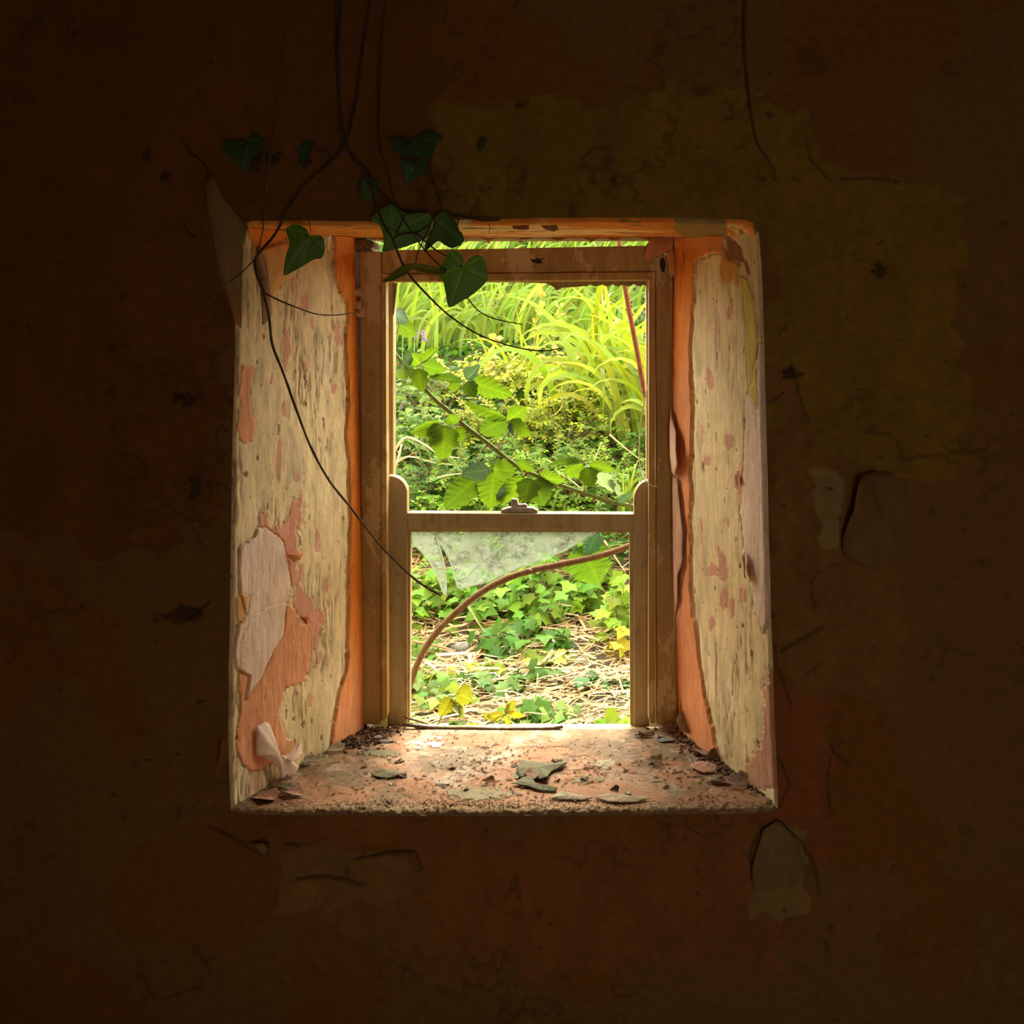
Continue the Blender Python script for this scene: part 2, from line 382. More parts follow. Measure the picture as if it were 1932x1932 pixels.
def paint_left(p, q):
    c, h = paint_base(p, q)
    c, h, _ = put(c, h, q, p, [(487, 958), (505, 985), (520, 1000), (535, 985), (556, 945), (572, 932), (568, 965), (560, 1000), (564, 1040), (560, 1062), (572, 1118),
        (590, 1135), (611, 1160), (608, 1185), (600, 1210), (590, 1260), (575, 1290), (560, 1160), (545, 1060), (530, 1020), (505, 1000), (487, 992)], RPINK, .0006, 8, 45, 1, (1.3, 1.3, .45))
    c, h, _ = put(c, h, q, p, [(455, 690), (478, 700), (470, 740), (476, 780), (483, 800), (475, 832), (459, 842), (449, 800), (450, 740)], SALMON, .001, 5, 40, 2)
    c, h, _ = put(c, h, q, p, [(532, 1135), (556, 1150), (568, 1175), (587, 1178), (586, 1220), (583, 1250), (575, 1282), (562, 1290), (541, 1296), (535, 1320), (525, 1345),
        (530, 1368), (541, 1392), (556, 1400), (550, 1417), (540, 1432), (505, 1442), (490, 1453), (470, 1450), (455, 1442), (447, 1410), (452, 1335), (448, 1300), (452, 1200), (480, 1160)], SALMON, .0022, 4, 45, 3)
    c, h, _ = put(c, h, q, p, [(452, 1035), (478, 1014), (485, 998), (500, 996), (520, 1010), (532, 1024), (541, 1060), (547, 1095), (545, 1122), (538, 1150), (532, 1200), (512, 1230),
        (490, 1280), (462, 1322), (468, 1275), (446, 1262), (441, 1230), (448, 1180), (463, 1160), (453, 1120), (451, 1060)], PALE, .0045, 2, 30, 4, groove=.004)
    c, h, _ = put(c, h, q, p, [(452, 1120), (466, 1125), (464, 1150), (456, 1175), (447, 1172), (446, 1130)], (.74, .40, .14), .003, 2, 30, 5)
    # amber glow put into the colour, plus loose orange paint near the soffit
    c, h, _ = put(c, h, q, p, [(460, 415), (628, 415), (624, 452), (600, 458), (560, 462), (540, 505), (528, 545), (500, 560), (486, 540), (480, 470)], (.68, .33, .07), .002, 7, 35, 6)
    c, h, _ = put(c, h, q, p, [(460, 415), (628, 415), (620, 440), (560, 448), (520, 455), (490, 470), (476, 450)], ORANGE, .003, 5, 35, 7)
    for (x, y, a, b, s) in [(552, 535, 6, 14, 8), (577, 570, 9, 20, 9), (588, 615, 5, 14, 10), (541, 660, 8, 40, 11), (578, 690, 5, 11, 12), (513, 715, 5, 16, 13), (637, 630, 7, 22, 14), (630, 735, 6, 10, 15),
                            (562, 900, 5, 10, 16), (600, 1018, 4, 26, 17), (586, 1320, 5, 12, 18), (604, 1240, 4, 10, 19), (538, 770, 5, 16, 20), (618, 1105, 6, 14, 26)]:
        c, h, _ = put(c, h, q, p, ell(x, y, a, b), (.72, .37, .25), .0002, 5, 60, s, groove=.001)
    st = sstep(30, -25, sdf(q, [(560, 1330), (625, 1310), (622, 1420), (540, 1440)])+18*fbm(p, 30, 4, 27))
    c = mixc(c, (.48, .36, .12), st*.45)
    # orange strip next to the frame, lifting along its edge
    c, h, m = put(c, h, q, p, LEFT_STRIP, ORANGE, .005, 3, 25, 22, groove=.006, var=.18)
    lo = sstep(1130, 1330, q[..., 1]+60*fbm(p, 14, 3, 23))*m
    c = mixc(c, SALMON, lo*.75)
    sc = sstep(.40, .55, fbm(p, 22, 4, 25, (1.3, 1.3, .25)))*m; c = mixc(c, (.50, .13, .03), sc*.8); h -= .002*sc
    return c, h
def paint_right(p, q):
    c, h = paint_base(p, q)
    for (x, y, a, b, s) in [(1375, 832, 9, 16, 30), (1336, 868, 6, 9, 31), (1390, 905, 8, 16, 32), (1362, 1070, 9, 26, 33), (1343, 1075, 9, 14, 34), (1365, 1130, 7, 22, 35), (1344, 1175, 5, 13, 36), (1381, 1145, 5, 18, 37),
                            (1400, 1125, 5, 16, 38), (1340, 715, 5, 18, 39), (1322, 1005, 4, 22, 40), (1372, 985, 6, 10, 46), (1376, 590, 4, 14, 47), (1324, 820, 3, 20, 48), (1355, 1040, 4, 10, 49)]:
        c, h, _ = put(c, h, q, p, ell(x, y, a, b), (.72, .37, .25), .0002, 5, 60, s, groove=.001)
    c, h, _ = put(c, h, q, p, [(1412, 745), (1407, 850), (1398, 950), (1403, 1000), (1406, 1060), (1418, 1092), (1425, 1150), (1442, 1195), (1470, 1100), (1470, 640), (1432, 650), (1424, 720)], PALE, .004, 3, 30, 41, groove=.004)
    c, h, _ = put(c, h, q, p, [(1398, 880), (1404, 870), (1402, 920), (1398, 965), (1393, 930)], (.78, .36, .18), .001, 2, 30, 42)
    c, h, _ = put(c, h, q, p, [(1396, 520), (1411, 528), (1422, 560), (1428, 620), (1431, 770), (1415, 745), (1409, 640), (1403, 565)], YELLOW, .003, 2, 30, 43, groove=.003)
    c, h, _ = put(c, h, q, p, [(1366, 470), (1376, 490), (1392, 500), (1397, 530), (1392, 548), (1382, 535), (1366, 530), (1360, 500)], (.70, .34, .07), .002, 5, 35, 44)
    c, h, _ = put(c, h, q, p, [(1368, 440), (1400, 470), (1412, 500), (1420, 540), (1412, 520), (1398, 495), (1372, 488)], (.30, .13, .04), -.001, 4, 35, 45)
    c, h, _ = put(c, h, q, p, [(1404, 1445), (1432, 1418), (1440, 1395), (1444, 1300), (1448, 1260), (1480, 1260), (1480, 1495), (1420, 1480)], (.62, .32, .19), .0008, 8, 45, 50)
    st = sstep(30, -25, sdf(q, [(1345, 1330), (1365, 1330), (1420, 1460), (1370, 1440)])+18*fbm(p, 30, 4, 57)); c = mixc(c, (.48, .37, .13), st*.4)
    c, h, m = put(c, h, q, p, RIGHT_STRIP, ORANGE, .005, 2.5, 25, 51, groove=.007, var=.15)
    lo = sstep(560, 800, q[..., 1]+60*fbm(p, 14, 3, 53))*m; c = mixc(c, (.74, .30, .14), lo*.8)
    c, h, m2 = put(c, h, q, p, [(1262, 770), (1274, 790), (1285, 900), (1291, 960), (1297, 1010), (1293, 1080), (1285, 1110), (1288, 1160), (1276, 1190), (1262, 1190)], (.66, .40, .26), .003, 3, 30, 52, groove=.003)
    sc = sstep(.38, .52, fbm(p, 24, 4, 25, (1.3, 1.3, .3)))*m; c = mixc(c, (.46, .11, .025), sc*.8); h -= .002*sc
    return c, h
def paint_head(p, q):
    c, h = paint_base(p, q)
    n = fbm(p, 9, 5, 81, (.5, 1, 1)); c = np.zeros_like(c)+np.array((.90, .62, .32))
    c = mixc(c, ORANGE, sstep(.1, -.15, n+.003*(q[..., 0]-760)*np.clip((900-q[..., 0])/140, 0, 1)))
    c = mixc(c, (.86, .36, .06), sstep(860, 700, q[..., 0]))
    c = mixc(c, (.30, .16, .05), sstep(.24, .34, fbm(p, 26, 4, 82, (.4, 1.5, 1))))
    c, h, _ = put(c, h, q, p, [(1268, 400), (1372, 400), (1372, 470), (1340, 447), (1320, 452), (1290, 445), (1275, 440)], (.36, .23, .07), .001, 4, 35, 83)
    return c, h
def paint_sill(p, q):
    n1 = fbm(p, 7, 5, 91); n2 = fbm(p, 22, 5, 92); n3 = fbm(p, 60, 4, 93)
    c = np.zeros(p.shape)+np.array((.60, .37, .21))
    c = mixc(c, (.58, .28, .13), sstep(-.02, .22, n1+.35*n2))
    c = mixc(c, (.70, .54, .36), sstep(.12, .36, fbm(p, 15, 5, 94)))
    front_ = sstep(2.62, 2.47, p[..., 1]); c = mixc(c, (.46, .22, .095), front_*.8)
    h = .003*n1+.0016*n2
    fl = fbm(p, 13, 5, 95)                                         # lifted scabs of old paint
    scab = sstep(.16, .19, fl); c = mixc(c, (.50, .40, .26), scab*.7*sstep(-.1, .2, fbm(p, 5, 2, 96))); h += .0028*scab*(.5+.5*sstep(.16, .4, fl))
    edge = np.exp(-((fl-.165)/.012)**2)*sstep(-.1, .15, n2); c = mixc(c, (.16, .10, .05), edge*.8); h -= .002*edge
    dirt = sstep(.04, .30, fbm(p, 10, 5, 97)+.35*fbm(p, 70, 3, 98)); c = mixc(c, (.24, .18, .09), dirt*.72)
    grit = sstep(.40, .54, fbm(p, 110, 3, 99)+.35*fbm(p, 9, 4, 88)); c = mixc(c, (.12, .07, .035), grit*.75); h += .0035*grit
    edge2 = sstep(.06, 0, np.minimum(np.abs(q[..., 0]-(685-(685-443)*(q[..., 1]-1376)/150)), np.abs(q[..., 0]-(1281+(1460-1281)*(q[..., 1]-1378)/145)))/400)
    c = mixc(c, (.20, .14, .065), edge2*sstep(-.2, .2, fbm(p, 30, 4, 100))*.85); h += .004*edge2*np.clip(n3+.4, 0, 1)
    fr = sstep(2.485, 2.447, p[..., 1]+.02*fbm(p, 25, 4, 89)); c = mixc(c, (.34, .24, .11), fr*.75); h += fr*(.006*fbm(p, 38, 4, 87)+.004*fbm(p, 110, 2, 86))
    for (x, y, a, b, col, s) in [(735, 1463, 24, 7, (.20, .18, .07), 101), (1140, 1442, 28, 6, (.52, .44, .26), 102), (1105, 1472, 36, 8, (.36, .31, .14), 103), (905, 1500, 60, 9, (.42, .34, .18), 104), (720, 1420, 38, 7, (.30, .26, .13), 105), (805, 1405, 40, 6, (.80, .72, .60), 106)]:
        c, h, _ = put(c, h, q, p, ell(x, y, a, b), col, .0025, 11, 26, s, (1, 1, 1), groove=.002)
    return c, h

wall_red, wall_olive, wall_grey = np.array((.29, .115, .014)), np.array((.31, .175, .018)), np.array((.42, .29, .09))
def paint_wall(p, q):
    n = fbm(p, 5, 5, 111); n2 = fbm(p, 20, 5, 112)
    c = np.zeros(p.shape)+np.array((.28, .135, .03)); h = .004*n+.0022*n2
    c = mixc(c, wall_red, sstep(-.05, .08, fbm(p, 3.2, 4, 113)))
    def pt(poly, col, th, amp, s):
        nonlocal c, h
        c, h, _ = put(c, h, q, p, poly, col, th, amp*4.5, 5, s, (1, 1, 1), groove=.002, var=.2)
    pt([(-300, -300), (800, -300), (800, 440), (440, 440), (400, 1000), (-300, 1000)], wall_red*.85, .001, 12, 120)
    pt([(815, 200), (830, 300), (800, 345), (822, 385), (880, 405), (940, 440), (1440, 440), (1450, 640), (1472, 760), (1515, 800), (1540, 880), (1800, 880), (1800, 330), (1600, 345), (1530, 300), (1520, 200)], wall_olive, .002, 10, 121)
    pt([(1455, 700), (1490, 705), (1500, 735), (1530, 800), (1560, 1000), (1700, 1100), (1700, 1330), (1480, 1330), (1455, 1000)], (.32, .15, .034), .001, 12, 122)
    pt([(1537, 895), (1570, 880), (1610, 885), (1605, 960), (1590, 1040), (1552, 1042), (1530, 960)], wall_grey, .001, 6, 123)
    pt([(1470, 1330), (1580, 1320), (1590, 1420), (1560, 1500), (1600, 1580), (1560, 1640), (1470, 1560)], (.36, .11, .026), .001, 10, 124)
    pt([(440, 1540), (800, 1560), (1430, 1550), (1430, 1800), (800, 1800), (790, 1610), (610, 1600), (500, 1600)], (.33, .125, .028), .001, 12, 125)
    pt([(1440, 1560), (1470, 1545), (1505, 1580), (1525, 1640), (1520, 1720), (1420, 1720), (1425, 1620)], (.36, .22, .06), .003, 6, 126)
    pt([(520, 1610), (700, 1605), (770, 1612), (790, 1660), (700, 1720), (520, 1720)], (.31, .17, .045), .003, 8, 127)
    cr = 1-np.abs(fbm(p, 4, 5, 131, gain=.65))*22; on = sstep(.0, .2, fbm(p, 3, 3, 132)); k = np.clip(cr, 0, 1)*on
    h -= .004*k; c = mixc(c, (.10, .05, .015), k*.6)
    pits = sstep(.50, .62, fbm(p, 40, 3, 133)); h -= .005*pits; c = mixc(c, (.10, .05, .015), pits*.7)
    for (x, y, a, b) in [(515, 298, 12, 9), (481, 305, 9, 14), (307, 330, 7, 6), (575, 300, 8, 8), (272, 300, 8, 8), (1535, 560, 6, 5), (345, 750, 24, 10), (365, 920, 14, 30), (345, 1160, 40, 14), (282, 1436, 8, 4), (1500, 705, 18, 8), (1660, 510, 8, 12), (1535, 1270, 14, 6)]:
        c, h, _ = put(c, h, q, p, ell(x, y, a, b), (.10, .05, .015), -.006, 11, 30, x, (1, 1, 1), groove=.002)
    w2 = 6*np.stack([fbm(p, 14, 4, 141), fbm(p, 14, 4, 142)], -1); qq = q+w2
    for pl in WALL_CRACKS:
        d = np.full(q.shape[:2], 1e9); sg = np.zeros(q.shape[:2])
        for a, b in zip(pl[:-1], pl[1:]):
            a = np.array(a, float); e = np.array(b, float)-a; w = qq-a; t = np.clip((w@e)/(e@e), 0, 1); v = w-t[..., None]*e
            dd = np.hypot(v[..., 0], v[..., 1]); k = dd < d; d = np.where(k, dd, d); sg = np.where(k, np.sign(e[0]*v[..., 1]-e[1]*v[..., 0]), sg)
        h -= .006*np.exp(-(d/2.2)**2); h += .004*np.exp(-((d-5)/4)**2)*(sg > 0); c = mixc(c, (.07, .035, .012), np.exp(-(d/1.8)**2)*.85)
    return c, h

WALL_CRACKS = [[(340, 262), (355, 285), (385, 312), (391, 345), (406, 382), (425, 420)], [(1478, 703), (1492, 700), (1500, 722), (1510, 760), (1528, 802)], [(1478, 740), (1450, 760)],
    [(395, 1560), (430, 1574), (468, 1598), (492, 1612)], [(470, 1586), (506, 1590), (505, 1613)], [(540, 1592), (565, 1595)], [(672, 1620), (720, 1609), (780, 1604), (796, 1642)],
    [(1440, 1558), (1416, 1606), (1420, 1660)], [(1468, 1548), (1512, 1592), (1540, 1642), (1546, 1690)], [(1462, 1215), (1462, 1255), (1480, 1292), (1492, 1332)], [(1572, 1395), (1560, 1480), (1570, 1545)],
    [(1550, 1252), (1518, 1275)], [(1443, 985), (1452, 1010), (1454, 1040)], [(1540, 1080), (1530, 1110), (1540, 1150)], [(1470, 1230), (1510, 1205), (1555, 1180)], [(1585, 340), (1640, 335), (1700, 345)], [(300, 1160), (340, 1175), (395, 1135)], [(330, 740), (350, 765), (375, 745)], [(345, 420), (352, 440), (366, 450)],
    [(560, 1660), (620, 1652), (690, 1668)], [(1455, 1420), (1475, 1440), (1490, 1480), (1470, 1520)], [(1590, 1395), (1575, 1420), (1600, 1440)], [(1520, 265), (1530, 300), (1560, 335)], [(820, 265), (806, 310), (815, 345), (830, 385)]]
wall = struct(empty('wall_front', tuple(P(960, 1530, YF))))
build_reveal('left', 150, wall, 'reveal', paint_left, M_REVEAL)
build_reveal('right', 120, wall, 'reveal', paint_right, M_REVEAL)
build_reveal('head', 60, wall, 'soffit', paint_head, M_REVEAL)
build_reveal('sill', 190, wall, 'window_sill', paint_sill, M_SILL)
# the wall face: rings from the lip out to the corners of the room
lipo = np.concatenate([GRID[k][0][:-1, -1] for k in SIDES]); nL = len(lipo)
XL, XR, ZT = -2.05, 1.75, 2.62
lo, hi = lipo.min(0), lipo.max(0); cx, cz = (lo[0]+hi[0])/2, (lo[2]+hi[2])/2
outer = np.empty_like(lipo); i0 = 0
for k, (a, b) in {'left': ((XL, 0), (XL, ZT)), 'head': ((XL, ZT), (XR, ZT)), 'right': ((XR, ZT), (XR, 0)), 'sill': ((XR, 0), (XL, 0))}.items():
    n = len(GRID[k][0])-1; t = np.arange(n)[:, None]/n
    outer[i0:i0+n, [0, 2]] = np.array(a)*(1-t)+np.array(b)*t; outer[i0:i0+n, 1] = YF; i0 += n
R = 170; tt = (np.linspace(0, 1, R)**1.25)[None, :, None]
g = lipo[:, None]*(1-tt)+outer[:, None]*tt; g = np.concatenate([g, g[:1]], 0)
wb = wob(g, .010, 3, 5)[..., 1]*np.clip(tt[..., 0]/.05, 0, 1)
g[..., 1] += wb
c, h = paint_wall(g, proj(g)); g[..., 1] -= h*np.clip(tt[..., 0]/.02, 0, 1)
WALLG = (g, proj(g))
mesh('plaster_face', g, grid_quads(*g.shape[:2]), None, M_WALL, wall, True, c)

def on_surf(side, px, py, lift=.0):
    g, q, nr = GRID[side]; d = (q[..., 0]-px)**2+(q[..., 1]-py)**2; i = np.unravel_index(d.argmin(), d.shape)
    return g[i]+nr[i]*lift, nr[i]

# the rest of the room shell, behind and beside the camera
struct(box('floor', (XL-.2, -1.6, -.2), (XR+.2, 3.1, 0), M_FLOORM))
struct(box('ceiling', (XL-.2, -1.6, ZT), (XR+.2, 3.1, ZT+.2), M_ROOM))
struct(box('wall_left', (XL-.2, -1.6, 0), (XL, 3.1, ZT), M_ROOM))
struct(box('wall_right', (XR, -1.6, 0), (XR+.2, 3.1, ZT), M_ROOM))
wbk = struct(empty('wall_back', (0, -1.7, 0)))          # with a made-up opening behind the camera, added to let in fill light
DX0, DX1, DZ = .35, .80, 1.45
box('masonry', (XL-.2, -1.8, -.2), (DX0, -1.6, ZT+.2), M_ROOM, wbk); box('masonry', (DX1, -1.8, -.2), (XR+.2, -1.6, ZT+.2), M_ROOM, wbk)
box('masonry', (DX0, -1.8, DZ), (DX1, -1.6, ZT+.2), M_ROOM, wbk); box('added_opening_base', (DX0, -1.8, -.2), (DX1, -1.6, 0), M_ROOM, wbk)
ext = struct(empty('wall_exterior', (0, 3.05, 0)))
XWL, XWR = P(690, 0, 2.95)[0], P(1258, 0, 2.95)[0]
ZWT, ZWB = P(0, 448, 2.95)[2], P(0, 1384, 2.95)[2]
box('masonry', (XL-.2, 2.965, -.2), (XWL, 3.10, ZT+.2), M_STONE, ext)
box('masonry', (XWR, 2.965, -.2), (XR+.2, 3.10, ZT+.2), M_STONE, ext)
box('masonry', (XWL, 2.965, ZWT+.05), (XWR, 3.10, ZT+.2), M_STONE, ext)
box('masonry', (XWL, 2.992, -.2), (XWR, 3.10, ZWB-.03), M_STONE, ext)
# timber lintel seen above the dropped head
box('timber_lintel', (XWL-.05, 2.945, ZWT), (XWR+.05, 3.085, ZWT+.06), M_OLDWOOD, ext, .004)

# ------------------------------------------------------------------ sash window
win = struct(empty('window_1', tuple(P(960, 1376, 2.98))))
prism('lining_board', [(678, 474), (719, 474), (719, 1367), (684, 1367)], 2.945, 3.09, M_SASH, win, .003)
prism('lining_board', [(1237, 484), (1269, 480), (1279, 1368), (1239, 1368)], 2.945, 3.09, M_SASH, win, .003)
prism('head_lining', [(721, 472), (940, 469), (1238, 463), (1238, 512), (940, 515), (721, 517)], 2.945, 3.0, M_SASH, win, .003)
prism('staff_bead', [(719.5, 521), (728, 531), (731, 1350), (722, 1362), (719.5, 1362)], 2.937, 2.977, M_SASH, win, .004)
prism('staff_bead', [(1236.5, 512), (1224, 529), (1223, 1355), (1228, 1366), (1236.5, 1366)], 2.937, 2.977, M_SASH, win, .004)
prism('staff_bead', [(722, 518), (1237, 512.5), (1225, 529), (729, 532)], 2.937, 2.977, M_SASH, win, .004)
prism('outer_lining', [(705, 480), (742, 480), (742, 1372), (705, 1372)], 3.045, 3.09, M_SASHW, win, .002)
prism('outer_lining', [(1219, 460), (1262, 460), (1262, 1372), (1220, 1372)], 3.045, 3.09, M_SASHW, win, .002)
rag = [(735, 500), (1225, 500)]+[(1222, 541)]+[(x, 533+5*abs(math.sin(x*.37))+(x > 1095)*2) for x in range(1215, 1100, -6)]+[(1058, 543), (1051, 548), (1044, 541), (1030, 534), (980, 532), (735, 532)]
prism('outer_head_lining', rag, 3.05, 3.08, M_OLDWOOD, win, 0)
# ragged rust-brown splinter on the outer lining
prism('paint_splinter', [(741, 534), (749, 534), (747, 556), (745, 575), (743, 592), (741, 596)], 3.04, 3.05, M_OLDWOOD, win, 0)
prism('sill_timber', [(735, 1378.5), (1222, 1379.5), (1222, 1402), (735, 1402)], 2.945, 2.99, M_SASHW, win, .003)
prism('nail_hole', [(1008, 490), (1014, 486), (1019, 489), (1027, 486), (1020, 493), (1026, 496), (1015, 497), (1004, 494), (1000, 488)], 2.943, 2.947, m_plain('hole_shade', (.03, .015, .005), (.05, .025, .01)), win, 0)  # dark plates on the timber, painted for the shade inside holes
prism('knot_hole', [(1246, 488), (1252, 485), (1256, 497), (1254, 515), (1248, 512), (1245, 500)], 2.943, 2.947, bpy.data.materials['hole_shade'], win, 0)
prism('hole_shade_bits', [(668, 452), (690, 450), (701, 454), (706, 462), (698, 466), (702, 475), (672, 475)], 2.95, 3.04, M_OLDWOOD, win, 0)  # dark timber pieces drawn for a ragged hole's shade and its crumbs
for (x, y, w_) in ((684, 458, 9), (694, 464, 8), (676, 464, 8)): prism('hole_shade_bits', [(x-w_, y+3), (x-3, y-6), (x+5, y-4), (x+w_, y+2), (x+3, y+6)], 2.935, 2.95, M_OLDWOOD, win, 0)
# lower sash
sash = empty('lower_sash', tuple(P(980, 1370, 2.98))); sash.parent = win; sash.matrix_parent_inverse = win.matrix_world.inverted()
YS = 2.98
def arc(x0, y0, rx, ry, a0, a1, n=12): return [(x0+rx*math.cos(math.radians(a0+(a1-a0)*i/n)), y0-ry*math.sin(math.radians(a0+(a1-a0)*i/n))) for i in range(n+1)]
prism('stile', [(731, 1371), (731, 898)]+arc(735, 930, 33, 32, 90, 0)+[(768, 962), (769, 1371)], YS, 3.018, M_SASHW, sash, .002)
prism('stile', [(1225, 1371), (1196, 1371), (1196, 962)]+arc(1224, 945, 28, 38, 180, 95)+[(1225, 906)], YS, 3.018, M_SASHW, sash, .002)
prism('meeting_rail', [(768, 968), (1196, 970), (1196, 1000), (768, 998)], YS-.002, 3.022, M_SASHW, sash, .0025)
prism('glazing_bead', [(769, 998), (1195, 1000), (1188, 1004.5), (775, 1003.5)], YS+.006, 3.012, M_SASHW, sash, .001)
prism('glazing_bead', [(769, 998), (775, 1003), (773, 1368), (768, 1371)], YS+.006, 3.012, M_SASHW, sash, .001)
prism('glazing_bead', [(1195.5, 1000), (1197, 1371), (1189, 1368), (1187.5, 1004)], YS+.006, 3.012, M_SASHW, sash, .001)
def shard(poly, crack=None):
    o = prism('glass_shard', poly, 2.999, 3.003, M_GLASS, sash, 0)
    n = 60; pl = resamp(list(poly)[1:], n)
    v, q, t = tube_data(np.array([P(x, y, 3.0) for x, y in pl]), .0023, 5)
    mesh('broken_edge', v, q, t, M_EDGE, o)
    if crack:
        v, q, t = tube_data(spline([P(x, y, 2.998) for x, y in crack], 20), .0016, 5); mesh('crack', v, q, t, M_EDGE, o)
    o['label'] = 'dirty broken glass shard hanging from the meeting rail'
shard([(775, 1003), (816, 1003), (822, 1012), (831, 1038), (838, 1065), (841, 1095), (842, 1125), (836, 1117), (826, 1090), (812, 1062), (795, 1040), (775, 1022)])
shard([(1130, 1003), (818, 1003), (823, 1014), (838, 1036), (850, 1060), (857, 1085), (864, 1110), (871, 1111), (895, 1104), (920, 1097), (950, 1083), (985, 1070), (1030, 1054), (1062, 1040), (1095, 1022), (1125, 1004)],
      [(867, 1109), (885, 1085), (905, 1065), (930, 1046), (955, 1025), (974, 1004)])
# catch on the meeting rail
ct = empty('sash_catch', tuple(P(980, 966, 2.995))); ct.parent = sash; ct.matrix_parent_inverse = sash.matrix_world.inverted()
prism('catch_plate', [(944, 967), (946, 962), (960, 958), (1004, 958), (1014, 963), (1015, 967)], 2.985, 3.012, M_METAL, ct, .002)
prism('catch_lever', [(963, 960), (965, 941), (975, 942), (978, 952), (992, 951), (996, 956), (988, 960)], 2.99, 3.005, M_METAL, ct, .002)

# ------------------------------------------------------------------ peeling paint and plaster that stands off the wall
def sheet(name, out, col, parent, mat=M_PEEL, bulge=0, world=False, th=.0012, rings=7, bdir=(0, -1, 0), rough=.0015, n=64):
    """a curled sheet: outline points (px, py, depth), swelling by bulge towards bdir in its middle"""
    pts = np.array(out if world else [P(*o) for o in out])
    d = np.r_[0, np.cumsum(np.linalg.norm(np.diff(np.vstack([pts, pts[:1]]), axis=0), axis=1))]; t = np.linspace(0, d[-1], n, endpoint=False)
    pp = np.vstack([pts, pts[:1]]); ring = np.stack([np.interp(t, d, pp[:, k]) for k in range(3)], -1)
    ring = ring+wob(ring, rough*1.5, 70, 7)
    cen = ring.mean(0); V = [cen[None]+np.array(bdir)*bulge]
    for r in range(1, rings+1):
        s = r/rings; V.append(cen+(ring-cen)*s+np.array(bdir)*bulge*(1-s*s))
    V = np.concatenate(V); V = V+wob(V, rough, 30, 9)
    tr = [(0, 1+k, 1+(k+1) % n) for k in range(n)]; q = []
    for r in range(rings-1):
        for k in range(n): q.append((1+r*n+k, 1+r*n+(k+1) % n, 1+(r+1)*n+(k+1) % n, 1+(r+1)*n+k)[::-1])
    o = mesh(name, V, q, tr, mat, parent, True, np.broadcast_to(np.array(col), V.shape))
    m = o.modifiers.new('thickness', 'SOLIDIFY'); m.thickness = th
    return o
def surf_sheet(side, name, pts, col, parent, bulge=.004, **k):
    out = []; nn = np.zeros(3)
    for (x, y, l) in pts:
        p, nr = on_surf(side, x, y, l); out.append(p); nn += nr
    nn /= np.linalg.norm(nn)
    return sheet(name, out, col, parent, bulge=bulge, bdir=tuple(nn), world=True, **k)
OLV = (.27, .17, .05)
w1 = sheet('plaster_sheet', [(390, 400, 2.425), (396, 440, 2.395), (425, 520, 2.40), (447, 612, 2.425), (456, 622, 2.435), (456, 540, 2.43), (458, 460, 2.432), (469, 428, 2.435), (445, 400, 2.43), (420, 370, 2.43), (400, 330, 2.434), (385, 345, 2.434)], OLV, wall, bulge=.012)
w2 = sheet('curled_edge', [(387, 402, 2.42), (394, 400, 2.40), (403, 440, 2.375), (418, 490, 2.378), (440, 570, 2.40), (450, 615, 2.42), (444, 612, 2.415), (425, 545, 2.392), (402, 470, 2.375), (388, 430, 2.385)], (.34, .19, .06), wall, bulge=.008)
surf_sheet('left', 'rolled_strip', [(464, 466, .03), (474, 462, .02), (481, 490, .03), (484, 540, .035), (492, 592, .03), (481, 602, .035), (474, 613, .03), (468, 580, .04), (465, 520, .035)], (.30, .17, .07), wall, .01)
surf_sheet('left', 'paint_flake', [(479, 1372, .004), (496, 1361, .003), (504, 1363, .004), (512, 1395, .006), (521, 1428, .012), (536, 1432, .020), (550, 1443, .02), (548, 1460, .014), (526, 1476, .012), (514, 1448, .016), (506, 1432, .014), (498, 1432, .01), (491, 1424, .01), (480, 1426, .006)], PALE, wall, .012)
surf_sheet('left', 'curled_edge', [(522, 1428, .012), (535, 1420, .02), (552, 1405, .016), (556, 1400, .02), (551, 1418, .03), (540, 1428, .034), (528, 1434, .03)], (.82, .55, .42), wall, .004)
surf_sheet('left', 'curled_edge', [(538, 1045, .004), (551, 1037, .012), (561, 1044, .018), (556, 1053, .018), (546, 1060, .012)], (.70, .28, .10), wall, .006)
surf_sheet('left', 'curled_edge', [(562, 1162, .004), (575, 1163, .014), (570, 1178, .014)], (.60, .16, .04), wall, .004)
surf_sheet('left', 'paint_flake', [(486, 470, .006), (545, 455, .008), (560, 470, .012), (540, 520, .010), (520, 545, .006), (500, 560, .004), (486, 530, .006)], (.74, .40, .13), wall, .010)
surf_sheet('right', 'peeling_strip', [(1270, 772, .006), (1275, 785, .012), (1284, 815, .012), (1288, 845, .02), (1297, 870, .03), (1288, 888, .02), (1281, 898, .012), (1272, 892, .006), (1270, 840, .006)], (.68, .42, .27), wall, .008)
surf_sheet('right', 'peeling_strip', [(1273, 900, .005), (1284, 905, .008), (1288, 960, .008), (1296, 1000, .012), (1294, 1060, .010), (1286, 1085, .012), (1284, 1140, .010), (1274, 1180, .006)], (.68, .40, .26), wall, .006)
surf_sheet('right', 'curled_edge', [(1407, 1040, .004), (1409, 1090, .006), (1416, 1092, .012), (1420, 1086, .022), (1413, 1050, .014)], (.55, .28, .18), wall, .004)
surf_sheet('right', 'curled_edge', [(1392, 897, .004), (1394, 918, .004), (1398, 905, .014), (1396, 894, .012)], (.45, .06, .02), wall, .002)
sheet('paint_flake', [(1214, 486, 2.925), (1218, 470, 2.93), (1228, 447, 2.93), (1268, 446, 2.935), (1271, 455, 2.92), (1268, 468, 2.905), (1255, 478, 2.90), (1237, 482, 2.905), (1226, 492, 2.91)], (.66, .33, .13), wall, bulge=.008)
